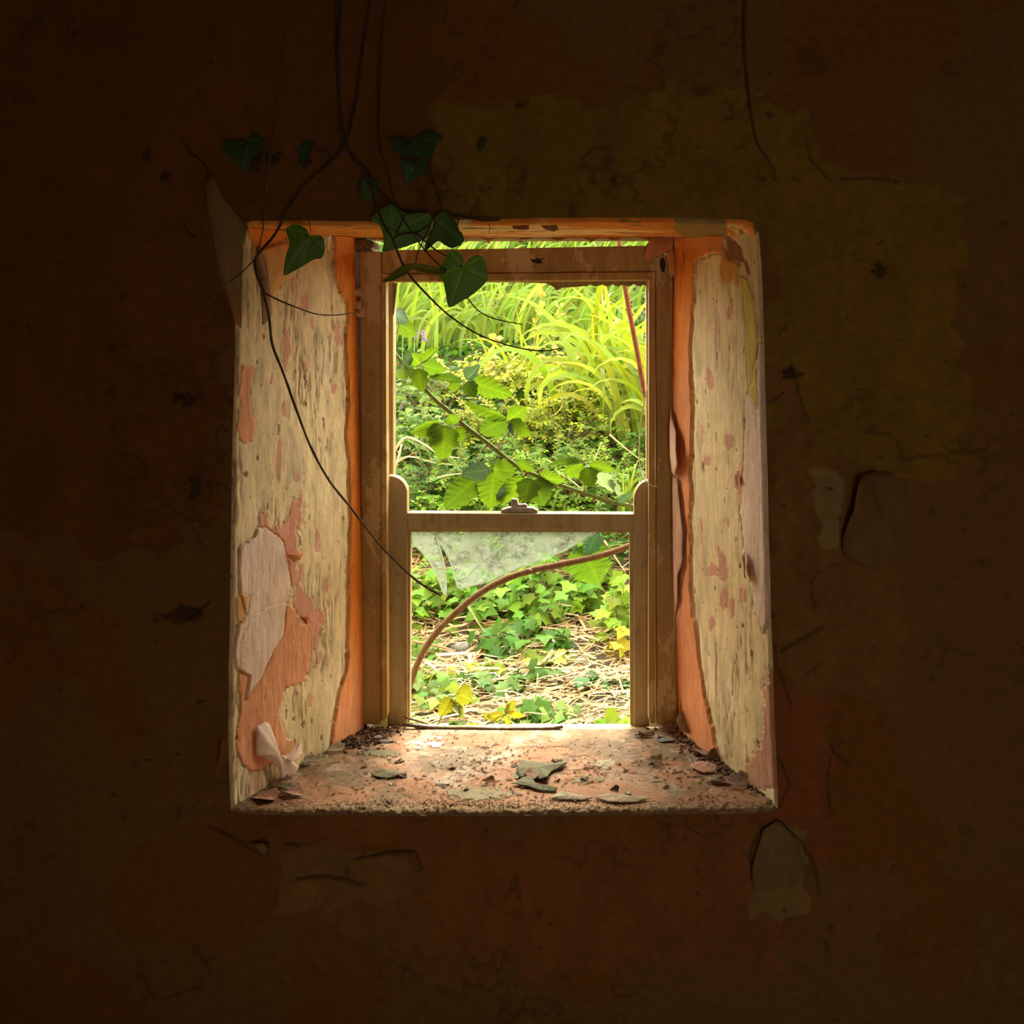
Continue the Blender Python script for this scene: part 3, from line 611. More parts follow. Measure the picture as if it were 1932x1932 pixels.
sheet('paint_flake', [(1258, 478, 2.905), (1269, 468, 2.91), (1276, 512, 2.925), (1274, 520, 2.93), (1266, 524, 2.93), (1262, 512, 2.92)], (.62, .30, .12), wall, bulge=.006)
for pts, col in (([(967, 424), (998, 424), (998, 432), (982, 433), (968, 432)], (.22, .06, .02)), ([(1022, 425), (1051, 424), (1054, 432), (1046, 437), (1030, 433)], (.20, .10, .04)),
                 ([(912, 438), (935, 441), (926, 450), (924, 460), (919, 458), (917, 447)], (.72, .38, .16)), ([(970, 438), (992, 441), (983, 448), (984, 458), (980, 458), (976, 447)], (.72, .38, .16))):
    yy = 2.47 if pts[0][1] < 430 else 2.93
    sheet('paint_flake', [(x, y, yy+.02*(y-424)/14*(yy < 2.6)) for x, y in pts], col, wall, bulge=.003)
for k in range(9):          # ragged paint along the back of the soffit
    x = 730+k*62+RNG.uniform(-15, 15)
    sheet('paint_flake', [(x-20, 447, 2.935), (x+22, 447, 2.935), (x+14, 450+RNG.uniform(0, 4), 2.93), (x+2, 452+RNG.uniform(0, 5), 2.925), (x-10, 450, 2.93)], (.60, .30, .10), wall, bulge=.001, n=28, rings=3)
sheet('plaster_sheet', [(1640, 892, 2.425), (1668, 888, 2.437), (1720, 890, 2.445), (1730, 1060, 2.447), (1640, 1075, 2.445), (1590, 1050, 2.44), (1590, 1020, 2.418), (1600, 985, 2.40), (1612, 960, 2.395), (1617, 920, 2.395), (1626, 900, 2.40)], (.21, .105, .03), wall, bulge=.012)
sheet('plaster_sheet', [(1440, 1565, 2.425), (1468, 1548, 2.425), (1500, 1580, 2.42), (1520, 1640, 2.43), (1515, 1700, 2.447), (1425, 1700, 2.447), (1418, 1640, 2.42)], (.22, .14, .04), wall, bulge=.01)
sheet('paint_flake', [(480, 1592, 2.43), (497, 1590, 2.41), (505, 1606, 2.40), (495, 1612, 2.415)], (.36, .22, .09), wall, bulge=.003)
sheet('paint_flake', [(411, 1400, 2.43), (420, 1398, 2.405), (418, 1440, 2.41), (408, 1460, 2.43)], (.36, .14, .05), wall, bulge=.003)
for (x, y) in ((670, 552), (669, 577), (676, 592)):
    sheet('paint_flake', [(x-4, y-6, 2.93), (x+12, y-10, 2.94), (x+14, y+8, 2.94), (x+2, y+6, 2.915), (x-8, y+1, 2.91)], (.58, .40, .22), wall, bulge=.003, n=30, rings=3)

# ------------------------------------------------------------------ ivy hanging inside the room
def leaf_sheet(name, out, base, parent, col, Y, tilt=(0, 0), bulge=.006, mat=M_IVY, lobes=(), th=.0006, rings=9, n=90):
    """a broad leaf from its outline in pixels; depth varies with tilt, veins run from the stalk to the lobes"""
    o = np.array(out, float); o = np.vstack([o, o[:1]]); sp = spline(o, n+1)[:-1]*.75+resamp(o, n+1)[:-1]*.25
    base = np.array(base, float); cen2 = sp.mean(0)*.45+base*.55; V2 = [cen2[None]]
    for r in range(1, rings+1): V2.append(cen2+(sp-cen2)*(r/rings))
    V2 = np.concatenate(V2); s = np.r_[0, np.repeat(np.arange(1, rings+1)/rings, n)]
    dY = tilt[0]*(V2[:, 0]-cen2[0])/100+tilt[1]*(V2[:, 1]-cen2[1])/100
    Yv = Y+dY+bulge*(s**2)
    vein = np.zeros(len(V2))
    for l in lobes:
        l = np.array(l, float); e = l-base; w = V2-base; t = np.clip((w@e)/(e@e), 0, 1)
        d = np.hypot(*(w-t[:, None]*e).T); vein = np.maximum(vein, np.exp(-(d/1.1)**2)); Yv += .0025*np.exp(-(d/6)**2)
    V = np.array([P(x, y, yy) for (x, y), yy in zip(V2, Yv)])
    c = np.array(col)[None]*(1+.9*vein[:, None]); c = c*(1+.15*fbm(V, 40, 3, 5)[:, None])
    tr = [(0, 1+(k+1) % n, 1+k) for k in range(n)]; q = []
    for r in range(rings-1):
        for k in range(n): q.append((1+r*n+k, 1+r*n+(k+1) % n, 1+(r+1)*n+(k+1) % n, 1+(r+1)*n+k))
    return mesh(name, V, q, tr, mat, parent, True, c)
def vine(label, Y0, stems, leaves, cat='vine'):
    r = empty('ivy_vine', tuple(P(stems[0][0][0][0], stems[0][0][0][1], stems[0][0][0][2])))
    tag(r, label, cat, 'ivy vines hanging inside the window')
    for pts, ra, rb, col in stems: tube('stem', pts, ra, rb, M_STEM, r, n=max(12, len(pts)*7), col=col, knots=.22, seed=len(pts))
    for a in leaves: leaf_sheet('leaf', *a[:2], r, *a[2:])
    return r
DK, RB = (.10, .06, .03), (.24, .11, .05)
IV, IVD = (.075, .17, .03), (.05, .11, .025)
TOPZ = -165     # pixel row of the ceiling at the vines' depth
vine('long dark ivy stem trailing across the pale reveal to the tip of the broken glass', 2.4,
     [([(725, TOPZ, 2.39), (690, 60, 2.39), (655, 262, 2.39), (580, 345, 2.385), (545, 395, 2.38), (520, 440, 2.38), (500, 465, 2.39), (482, 488, 2.40), (484, 515, 2.40), (497, 552, 2.42), (508, 600, 2.45), (514, 650, 2.48), (535, 705, 2.52), (560, 775, 2.57), (585, 840, 2.63), (620, 905, 2.70),
        (665, 962, 2.78), (710, 1020, 2.86), (755, 1068, 2.93), (795, 1102, 2.95), (832, 1124, 2.96)], .0034, .0030, DK),
      ([(497, 552, 2.42), (530, 568, 2.44), (560, 580, 2.47), (600, 593, 2.55), (640, 594, 2.66), (672, 589, 2.76)], .0022, .0013, DK),
      ([(480, 490, 2.40), (455, 515, 2.39), (425, 537, 2.38)], .0016, .0010, DK),
      ([(484, 516, 2.40), (490, 526, 2.395), (503, 528, 2.39)], .0011, .0006, DK),
      ([(795, 1102, 2.95), (812, 1108, 2.94), (826, 1112, 2.94), (835, 1122, 2.945)], .0014, .0009, DK),
      ([(578, 346, 2.385), (582, 380, 2.38), (586, 440, 2.375)], .0014, .0010, RB),
      ([(580, 345, 2.385), (610, 338, 2.38), (650, 333, 2.375), (682, 338, 2.375)], .0014, .0010, RB)],
     [([(584, 444), (578, 432), (560, 423), (545, 427), (539, 434), (545, 452), (546, 462), (539, 485), (535, 519), (556, 511), (575, 500), (592, 490), (608, 486), (613, 470), (611, 452), (604, 444)], (585, 441), IV, 2.372, (.02, .01), .008, M_IVY, [(540, 512), (610, 470), (545, 432), (572, 495), (604, 446)]),
      ([(682, 338), (695, 334), (712, 340), (714, 350), (708, 372), (692, 380), (680, 376), (675, 362), (678, 348)], (686, 341), IVD, 2.37, (.05, .03), .01, M_IVY, [(692, 378), (712, 345)])])
vine('thin reddish ivy stem falling straight down before the wall and joining the long trailing stem', 2.4,
     [([(560, TOPZ, 2.39), (535, 100, 2.39), (514, 265, 2.385), (503, 345, 2.38), (500, 400, 2.38), (494, 445, 2.385), (483, 486, 2.395)], .0022, .0014, RB)],
     [([(470, 268), (450, 262), (425, 266), (419, 282), (435, 295), (444, 310), (462, 322), (472, 305), (490, 285), (500, 272), (492, 255), (478, 250)], (470, 264), IVD, 2.40, (.03, -.02), .008, M_IVY, [(460, 320), (422, 280), (498, 272)]),
      ([(575, 262), (590, 265), (588, 280), (580, 300), (570, 306), (562, 285)], (580, 262), IVD, 2.42, (.1, 0), .006, M_IVY, [(570, 304)])])
vine('ivy stem with broad leaves clustered over the frame head and a long bare tip', 2.4,
     [([(660, TOPZ, 2.36), (640, 60, 2.36), (648, 262, 2.36), (688, 322, 2.355), (706, 375, 2.355), (722, 420, 2.36), (740, 450, 2.37), (765, 508, 2.40), (805, 555, 2.45), (850, 597, 2.50), (905, 632, 2.54), (965, 653, 2.56), (1020, 662, 2.58), (1060, 657, 2.58)], .0042, .0016, DK),
      ([(740, 450, 2.37), (760, 441, 2.365), (785, 439, 2.36), (808, 425, 2.355), (818, 410, 2.355)], .0026, .0020, DK),
      ([(748, 440, 2.37), (758, 420, 2.36), (764, 405, 2.36)], .0018, .0014, DK),
      ([(815, 415, 2.355), (800, 450, 2.35), (788, 478, 2.345), (784, 497, 2.34)], .0014, .0011, DK),
      ([(785, 440, 2.36), (820, 470, 2.345), (850, 488, 2.34), (873, 503, 2.335)], .0020, .0014, DK)],
     [([(735, 385), (718, 395), (700, 413), (716, 425), (722, 440), (724, 458), (722, 475), (750, 470), (775, 462), (800, 452), (812, 438), (815, 415), (808, 403), (785, 402), (768, 404), (752, 394)], (742, 440), IV, 2.375, (.02, .01), .006, M_IVY, [(703, 413), (724, 472), (808, 405), (738, 388)]),
      ([(835, 398), (842, 402), (858, 415), (866, 432), (876, 452), (868, 462), (852, 468), (838, 462), (826, 455), (800, 476), (806, 450), (815, 430), (820, 410)], (818, 412), IVD, 2.37, (.03, .02), .008, M_IVY, [(872, 455), (802, 472), (840, 402)]),
      ([(874, 502), (874, 488), (865, 476), (850, 472), (843, 480), (834, 500), (826, 515), (836, 530), (840, 550), (847, 580), (868, 570), (885, 560), (905, 545), (920, 528), (920, 510), (912, 486), (900, 481), (886, 488)], (875, 504), (.10, .22, .035), 2.33, (.015, .01), .008, M_IVY, [(848, 577), (918, 525), (850, 475), (908, 486), (830, 515)]),
      ([(784, 497), (800, 498), (820, 503), (842, 506), (838, 516), (810, 516), (790, 512), (778, 508), (760, 520), (740, 530), (720, 532), (735, 520), (752, 505), (770, 497)], (782, 500), IVD, 2.335, (0, -.6), .004, M_IVY, [(722, 531), (840, 510)])])
vine('dark woody ivy stem running down and bending flat along the soffit edge', 2.4,
     [([(640, TOPZ, 2.40), (635, 80, 2.40), (652, 265, 2.40), (690, 318, 2.40), (720, 365, 2.405), (750, 392, 2.41), (785, 405, 2.415), (815, 410, 2.415), (850, 407, 2.415), (880, 411, 2.42), (910, 416, 2.42), (942, 415, 2.42)], .0038, .0024, DK),
      ([(866, 410, 2.415), (863, 425, 2.41), (858, 440, 2.41)], .0016, .0010, DK), ([(918, 416, 2.42), (924, 428, 2.42), (922, 440, 2.42)], .0011, .0007, (.3, .26, .08))],
     [([(862, 432), (872, 440), (874, 452), (866, 460), (856, 455), (852, 444)], (860, 436), (.10, .09, .03), 2.405, (.1, .05), .004, M_IVY, [(868, 458)])])
vine('slender ivy stem with a bent dead tip hanging in front of the grass', 2.4,
     [([(745, TOPZ, 2.37), (720, 90, 2.37), (716, 265, 2.37), (728, 310, 2.37), (742, 370, 2.37), (756, 405, 2.37), (775, 435, 2.375), (800, 470, 2.38), (840, 512, 2.40), (870, 545, 2.42), (888, 570, 2.44), (905, 588, 2.45), (935, 602, 2.46), (985, 612, 2.47)], .0024, .0013, DK),
      ([(690, 283, 2.37), (740, 292, 2.375), (765, 297, 2.38)], .0010, .0008, RB), ([(935, 602, 2.46), (938, 597, 2.455), (941, 601, 2.455)], .0008, .0006, DK)],
     [([(768, 300), (756, 302), (755, 315), (762, 330), (764, 344), (785, 338), (805, 325), (808, 305), (800, 299), (785, 302)], (772, 302), IVD, 2.39, (.04, .02), .006, M_IVY, [(765, 342), (806, 305)]),
      ([(775, 262), (745, 258), (735, 270), (745, 288), (770, 295), (795, 300), (815, 296), (822, 275), (835, 258), (810, 245)], (780, 255), IVD, 2.405, (.02, -.03), .006, M_IVY, [(740, 275), (790, 298), (825, 270)]),
      ([(912, 258), (918, 265), (912, 278), (905, 284), (901, 276), (905, 264)], (913, 258), IVD, 2.415, (.1, 0), .003, M_IVY, [(904, 282)])])

tag(tube('dry_tendril', [(1418, TOPZ, 2.415), (1405, 60, 2.415), (1424, 250, 2.415), (1448, 296, 2.41), (1463, 324, 2.405), (1459, 342, 2.41)], .0024, .0014, M_STEM, n=50, knots=.25, col=(.12, .07, .03)), 'thin dry tendril hanging alone down the wall beyond the ivy', 'tendril')

# ------------------------------------------------------------------ bramble and stems just outside the window
def bramble_leaf(parent, base, tip, w, Y, roll=0., col=(.2, .34, .035), curl=.0, upper=False, dY=0., name='leaf'):
    b = P(base[0], base[1], Y); t = P(tip[0], tip[1], Y+dY); ax = t-b; L = np.linalg.norm(ax); ax /= L
    nrm = np.array([0, -1., 0]); nrm -= ax*(nrm@ax); nrm /= np.linalg.norm(nrm); side = np.cross(ax, nrm)
    ca, sa = math.cos(roll), math.sin(roll); nrm, side = nrm*ca+side*sa, side*ca-nrm*sa
    nu, nv = 66, 13; W = 1.14*w*Y/FPX/2/max(abs(ca), .35)
    u = np.linspace(0, 1, nu); W *= 1+.08*RNG.normal(); prof = np.clip(np.sin(math.pi*np.clip(u, 0, 1)**.72), 0, 1)**.72
    ser = 1+(.24*(((u*13) % 1)-.5)+.10*np.sin(u*19+w))*(u < .97)*(u > .04)
    v = np.linspace(-1, 1, nv); U, Vv = np.meshgrid(u, v, indexing='ij')
    half = (prof*ser)[:, None]*W
    along = U*L-.12*L*np.abs(Vv)*(1-U)*0
    pleat = .035*L*np.sin((U*7-np.abs(Vv)*1.3)*2*math.pi)*np.abs(Vv)*.5*(1-U*.4)
    z = -.22*half*Vv**2+pleat-.16*L*(U-.4)**2*1.0+.10*half*np.abs(Vv)
    lat = half*Vv
    if curl:
        s = np.sign(curl)*Vv > .25; k = np.clip((np.sign(curl)*Vv-.25)/.75, 0, 1)*abs(curl)
        lat = lat-np.sign(curl)*half*k*.9; z = z+half*np.sin(k*2.2)*.55
    kc = k if curl else None
    pts = b+along[..., None]*ax+lat[..., None]*side+z[..., None]*nrm
    vein = np.maximum(np.exp(-(Vv/.05)**2), .7*np.exp(-((((U*7-np.abs(Vv)*1.3)+.25) % 1-.5)/.07)**2))
    c = np.array(col)*(1+(.35 if not upper else .5)*vein)[..., None]*(1+.1*RNG.normal())
    if curl: c = mixc(c, (.05, .10, .055), sstep(.25, .5, kc))
    return mesh(name, pts, grid_quads(nu, nv), None, M_BRAMBLE, parent, True, c)
G1, G2, GU = (.125, .225, .012), (.10, .195, .014), (.05, .095, .055)
cane = empty('bramble_cane', tuple(P(700, 1615, 3.3)))
tag(cane, 'thorny green bramble cane sloping down across the upper opening with toothed leaves', 'bramble')
CP = [(700, 612), (742, 665), (775, 703), (800, 732), (825, 758), (850, 778), (880, 806), (910, 828), (940, 852), (960, 868), (985, 885), (1020, 900), (1060, 916), (1100, 930), (1150, 946), (1195, 955), (1245, 964)]
cpts = [P(640, 1600, 3.45), P(585, 1100, 3.35), P(610, 720, 3.25), P(650, 610, 3.2)]+[P(x, y, 3.18) for x, y in CP]
cst = tube('stem', cpts, .0088, .0066, M_STEM, cane, n=120, sides=9, col=(.19, .23, .05), world=True)
C2 = spline([P(x, y, 3.18) for x, y in CP], 60)
for i in range(4, 58, 2):
    d = C2[i+1]-C2[i]; d /= np.linalg.norm(d); sgn = 1 if i % 4 else -1
    n = np.cross(d, [0, 1, 0])*sgn; b = C2[i]+n*.006; tp = b+n*.013-d*.005
    v, q, t = tube_data(np.array([b, b*.5+tp*.5, tp]), np.array([.0036, .0018, .0002]), 5); mesh('thorn', v, q, t, M_STEM, cst, True, np.broadcast_to((.42, .13, .06), v.shape))
for pts in ([(795, 727), (800, 702), (796, 688)], [(848, 765), (862, 740), (878, 718)], [(882, 806), (855, 800), (828, 798)], [(940, 842), (955, 818), (960, 793)], [(972, 878), (950, 885), (926, 886)],
            [(1102, 925), (1107, 900), (1106, 878), (1098, 873)], [(762, 692), (768, 685), (768, 690)], [(745, 640), (752, 612), (750, 600)], [(975, 885), (995, 898), (1010, 902)]):
    v, q, t = tube_data(spline([P(x, y, 3.178) for x, y in pts], 12), np.linspace(.0018, .0011, 12), 5); mesh('leaf_stalk', v, q, t, M_STEM, cst, True, np.broadcast_to((.36, .18, .07), v.shape))
G1, G2, GU = (.125, .225, .012), (.10, .195, .014), (.05, .095, .055)
LV = [((768, 692), (771, 664), 18, .5, 1, 0), ((793, 687), (772, 667), 24, 0, 0, 0), ((793, 685), (829, 655), 22, .2, 0, .7), ((798, 690), (838, 699), 30, .3, 0, 0), ((761, 692), (762, 716), 38, .2, 0, 0), ((787, 695), (797, 739), 28, -.2, 0, 0),
      ((872, 721), (808, 711), 26, .3, 0, -.8), ((868, 721), (846, 733), 20, 0, 0, 0), ((880, 716), (905, 690), 28, .4, 1, .5), ((880, 720), (896, 749), 30, 0, 0, 0), ((883, 718), (967, 748), 36, .1, 0, 0),
      ((957, 790), (876, 757), 28, .2, 0, .7), ((955, 791), (905, 816), 42, 0, 0, 0), ((960, 793), (992, 769), 34, 0, 0, 0), ((962, 793), (1001, 822), 28, 0, 0, 0), ((960, 797), (967, 821), 10, .3, 1, 0),
      ((828, 797), (774, 816), 32, .4, 0, .6), ((840, 803), (833, 867), 48, 0, 0, 0), ((830, 800), (808, 841), 32, .2, 0, 0), ((872, 806), (862, 837), 24, -.3, 0, 0), ((858, 801), (849, 782), 26, 0, 0, 0),
      ((924, 886), (872, 893), 34, .3, 1, 0), ((932, 889), (925, 960), 56, 0, 0, 0), ((930, 885), (972, 890), 36, 0, 0, 0), ((895, 905), (838, 958), 42, .1, 0, 0), ((986, 899), (946, 952), 28, -.4, 0, 0),
      ((1000, 902), (990, 949), 40, 0, 0, 0), ((1010, 904), (1026, 955), 44, 0, 0, 0), ((1012, 901), (1066, 907), 26, .2, 0, 0), ((975, 871), (1009, 889), 20, .2, 0, 0), ((1100, 872), (1035, 877), 26, .3, 0, -.8),
      ((1100, 874), (1066, 893), 36, 0, 0, 0), ((1105, 882), (1118, 919), 38, 0, 0, 0), ((1112, 878), (1155, 932), 32, .9, 2, 0), ((1152, 900), (1172, 946), 14, .9, 2, 0), ((1112, 876), (1159, 887), 20, .2, 0, 0),
      ((745, 590), (769, 607), 26, .5, 1, 0), ((752, 611), (786, 632), 28, 0, 0, 0), ((1165, 950), (1192, 930), 16, .4, 1, 0), ((940, 945), (952, 915), 14, .5, 1, 0)]
for i, (b, t, w, r, up, cu) in enumerate(LV):
    o = bramble_leaf(cane, b, t, w, 3.17+.012*math.sin(i*2.1), r, (G1, GU, (.16, .24, .16))[up] if i % 3 or up else G2, cu, bool(up), dY=(-.02, -.05, .06)[up])  # shiny leaves take a paler tint, sheen put into the colour
    if up: o['label'] = 'glossy bramble leaf showing its upper side'

arch = empty('arching_stem', tuple(P(735, 1615, 3.25)))
tag(arch, 'thick brown woody stem arching behind the lower sash opening', 'stem')
tube('stem', [P(730, 1640, 3.25), P(742, 1460, 3.25), P(758, 1340, 3.24)]+[P(x, y, 3.22) for x, y in [(777, 1280), (797, 1232), (822, 1195), (850, 1165), (890, 1130), (925, 1107), (960, 1090), (1000, 1077), (1050, 1066), (1100, 1056), (1145, 1045), (1186, 1031), (1240, 1012), (1300, 1000)]],
     .0108, .0095, M_STEM, arch, n=110, sides=12, knots=.10, col=(.21, .105, .04), world=True)
stub = tube('bud_scar', [(990, 1076, 3.21), (998, 1074, 3.205), (1003, 1076, 3.2)], .004, .003, M_STEM, arch, n=8, col=(.4, .28, .16))
bramble_leaf(arch, (1098, 1028), (1130, 1102), 76, 3.27, 0, (.125, .25, .018), 0, False, -.03)
bramble_leaf(arch, (1128, 1006), (1104, 1048), 34, 3.25, .5, (.05, .13, .06), 0, True, -.03)
bramble_leaf(arch, (1090, 1010), (1108, 1046), 28, 3.28, .2, (.125, .25, .018), 0, False, -.02)
bramble_leaf(arch, (1086, 1018), (1082, 1046), 10, 3.26, .3, (.07, .15, .07), 0, True)
rs = tag(tube('red_stem', [P(1165, 390, 3.4), P(1168, 462, 3.38), P(1178, 535, 3.35), P(1190, 600, 3.34), P(1203, 668, 3.33), P(1217, 745, 3.32), P(1240, 850, 3.31), P(1340, 1590, 3.31)], .0078, .0085, M_STEM, n=70, sides=10, knots=.08, col=(.25, .065, .025), world=True),
         'smooth red-brown cane leaning outside the top corner of the opening', 'stem')
tag(tube('sash_cord', [(1223, 726, 3.02), (1215, 760, 3.02), (1209, 800, 3.02), (1206, 845, 3.01), (1207, 875, 2.99), (1212, 893, 2.965), (1220, 908, 2.935), (1229, 916, 2.925), (1239, 918, 2.925)], .0024, .0018, M_STRAW, n=50, knots=.05, col=(1.0, .9, .7)),
    'thin pale frayed cord dangling beside the sash horn', 'cord')

# ------------------------------------------------------------------ small growth and litter on the sill
def shoot(label, stems, leaves):
    r = empty('bramble_shoot', tuple(P(*stems[0][0]))); tag(r, label, 'seedling')
    for s in stems: tube('stem', s, .0020, .0012, M_STEM, r, n=16, knots=.05, col=(.30, .26, .06))
    for (b, t, w, ro, col, up) in leaves: bramble_leaf(r, b, t, w, 3.05, ro, col, 0, up, -.01)
YG = (.33, .34, .03)
shoot('small yellowing bramble shoot standing on the outer sill by the sash corner', [[(824, 1374, 3.04), (832, 1355, 3.05), (845, 1330, 3.05), (856, 1314, 3.05), (868, 1306, 3.05)], [(852, 1322, 3.05), (866, 1330, 3.05), (872, 1352, 3.05)]],
      [((852, 1318), (828, 1350), 30, .2, YG, False), ((862, 1306), (890, 1322), 36, .2, YG, False), ((853, 1325), (870, 1350), 12, .6, (.16, .2, .1), True), ((868, 1330), (872, 1358), 10, .3, (.3, .34, .06), False), ((848, 1374), (880, 1362), 18, .4, (.10, .15, .08), True), ((876, 1372), (912, 1370), 12, .7, (.24, .34, .04), False), ((845, 1364), (866, 1372), 12, .5, (.12, .2, .05), False)])
shoot('low yellow-green bramble shoot with a folded bud leaning over the sill edge', [[(905, 1372, 3.04), (930, 1362, 3.05), (952, 1350, 3.05), (962, 1338, 3.05)], [(912, 1370, 3.045), (935, 1356, 3.045), (955, 1347, 3.045)]],
      [((955, 1348), (972, 1322), 16, .3, YG, False), ((952, 1348), (962, 1322), 10, .6, (.3, .34, .04), False), ((958, 1346), (990, 1352), 14, .2, (.46, .40, .03), False), ((955, 1350), (960, 1372), 10, .2, (.46, .40, .03), False), ((950, 1350), (918, 1352), 14, .3, (.44, .42, .05), False), ((935, 1358), (910, 1346), 10, .3, (.4, .4, .05), False)])
tag(tube('dry_twig', [(762, 1366, 2.95), (785, 1370, 2.95), (825, 1374, 2.95), (880, 1374.5, 2.95), (940, 1376, 2.95), (1000, 1375.5, 2.95), (1040, 1374.5, 2.95), (1062, 1371, 2.952)], .0052, .0046, M_STEM, n=60, knots=.3, col=(.16, .10, .055)),
    'long dry brown twig lying along the back edge of the sill', 'twig')
tag(tube('dry_twig', [(762, 1352, 2.965), (780, 1358, 2.96), (808, 1366, 2.955)], .0028, .002, M_STEM, n=20, knots=.25, col=(.20, .12, .06)), 'short dark twig propped in the corner below the sash stile', 'twig')
def crumbs(name, label, cen, n, spread, smin, smax, cols, mat=M_DEBRIS):
    A = Acc()
    for _ in range(n):
        x = cen[0]+RNG.normal()*spread[0]; y = cen[1]+RNG.normal()*spread[1]+(x-cen[0])*spread[2]
        p, nr = on_surf('sill', x, y, .001); s = RNG.uniform(smin, smax)
        a = RNG.uniform(0, 6.28); d = np.array([math.cos(a), math.sin(a), RNG.uniform(-.2, .5)]); d /= np.linalg.norm(d); e = np.cross([0, 0, 1.], d); e /= np.linalg.norm(e)
        f = RNG.uniform(.25, .8); b = RNG.uniform(.1, .5)
        v = [p-d*s*.5-e*s*f*.4, p+d*s*.5-e*s*f*.5, p+d*s*.45+e*s*f*.4, p-d*s*.4+e*s*f*.5, p+np.array([0, 0, s*b])+d*s*.1, p+np.array([0, 0, -.001])]
        A.add(v, None, [(0, 1, 4), (1, 2, 4), (2, 3, 4), (3, 0, 4), (1, 0, 5), (2, 1, 5), (3, 2, 5), (0, 3, 5)], cols[RNG.integers(len(cols))])
    o = A.build(name, mat, None, False); tag(o, label, 'litter', kind='stuff'); return o
BR = [(.16, .09, .045), (.28, .17, .08), (.10, .06, .03), (.42, .30, .16), (.22, .10, .05)]
crumbs('leaf_litter', 'dark crumbled litter heaped in the sill corner below the orange strip', (688, 1393), 420, (26, 9, -.25), .006, .016, BR)
crumbs('leaf_litter', 'brown flake litter gathered along the sill under the far reveal', (1345, 1430), 420, (42, 11, .55), .006, .018, BR+[(.5, .26, .16)])
crumbs('grit', 'fine grit scattered over the sill', (960, 1462), 420, (210, 30, 0), .0015, .004, [(.14, .09, .04), (.3, .2, .1), (.62, .5, .36), (.08, .05, .03)])
crumbs('grit', 'rough crumbling plaster grit along the front edge of the sill', (930, 1517), 1100, (260, 5, 0), .002, .005, [(.40, .30, .16), (.25, .17, .08), (.5, .3, .18)])
def flake(name, cat, label, px, py, wpx, col, asp=.55, curl=.15, yaw=0., lift=.004, group=None, out=None, tilt=0.):
    """a curled flake lying on the sill, wpx wide in the picture"""
    p, nr = on_surf('sill', px, py, lift); W = wpx*p[1]/FPX/2; n = 30; rings = 5
    ang = np.arange(n)*2*math.pi/n; s = abs(int(px*7+py))
    rr = 1+.28*vnoise(np.stack([np.cos(ang)*2.2, np.sin(ang)*2.2, ang*0+s], -1), s)+.12*vnoise(np.stack([np.cos(ang)*6, np.sin(ang)*6, ang*0+s], -1), s+1)
    V = []
    for r in range(rings+1):
        k = r/rings; x = np.cos(ang)*rr*k; y = np.sin(ang)*rr*k*asp; z = curl*(x*math.cos(1.1)+y*math.sin(1.1)/asp)**2
        V.append(np.stack([x, y, z+.04*vnoise(np.stack([x*3, y*3, x*0+s], -1), s)+tilt*y], -1)*W)
    V = np.concatenate([V[0][:1]]+V[1:]); ca, sa = math.cos(yaw), math.sin(yaw)
    V = np.stack([V[:, 0]*ca-V[:, 1]*sa, V[:, 0]*sa+V[:, 1]*ca, V[:, 2]], -1)
    if tilt: V[:, 2] -= V[:, 2].min()
    tr = [(0, 1+k, 1+(k+1) % n) for k in range(n)]; q = []
    for r in range(rings-1):
        for k in range(n): q.append((1+r*n+k, 1+(r+1)*n+k, 1+(r+1)*n+(k+1) % n, 1+r*n+(k+1) % n))
    o = mesh(name, V, q, tr, M_DEBRIS, None, True, np.broadcast_to(np.array(col), V.shape)*(1+.2*vnoise(V*120, 5))[:, None])
    o.location = tuple(p); m = o.modifiers.new('thickness', 'SOLIDIFY'); m.thickness = .0012
    tag(o, label, cat, group); return o
OG = (.17, .15, .05)
def sill_sheet(label, pts, col, bulge=.002, mat=M_DEBRIS):
    o = surf_sheet('sill', 'paint_flake', pts, col, None, bulge, mat=mat, rough=.0012); tag(o, label, 'paint flake'); return o
sill_sheet('largest dark olive flake lying in the middle of the sill', [(985, 1437, .004), (1000, 1441, .006), (1035, 1444, .004), (1072, 1445, .010), (1060, 1452, .006), (1040, 1460, .005), (1034, 1475, .012), (1020, 1478, .010), (1006, 1469, .006), (980, 1470, .004), (974, 1456, .008), (980, 1445, .005)], OG, .003)
sill_sheet('dark olive flake in front of the largest one, ending in a long sliver', [(985, 1472, .006), (1001, 1473, .012), (1012, 1485, .007), (1030, 1488, .005), (1053, 1492, .008), (1048, 1497, .004), (1020, 1495, .004), (995, 1488, .006), (963, 1481, .004), (978, 1480, .006)], (.16, .145, .055), .003)
sill_sheet('curled rusty strip of paint standing against the large olive flake', [(988, 1466, .010), (1003, 1463, .024), (1018, 1473, .012), (1006, 1478, .010), (996, 1474, .010)], (.36, .20, .09), .002)
sill_sheet('low cracked scab of grey paint near the front edge of the sill', [(1035, 1509, .004), (1060, 1501, .010), (1090, 1503, .005), (1120, 1509, .004), (1100, 1512, .003), (1060, 1512, .003)], (.46, .36, .20), .003)
sill_sheet('long flat scab of cream paint lifting toward the far end of the front edge', [(1122, 1508, .004), (1150, 1503, .009), (1190, 1507, .006), (1230, 1511, .005), (1200, 1516, .003), (1150, 1516, .003)], (.52, .38, .22), .003)
sill_sheet('broad dark olive scab on the near side of the sill', [(700, 1463, .003), (720, 1456, .008), (750, 1459, .004), (757, 1465, .005), (735, 1471, .003), (710, 1469, .003)], (.22, .19, .08), .002)
flake('dead_leaf', 'leaf', 'small olive leaf lying on bare salmon paint near the far reveal litter', 1239, 1440, 26, (.24, .20, .05), .8, .3, .4, .006, tilt=.4)
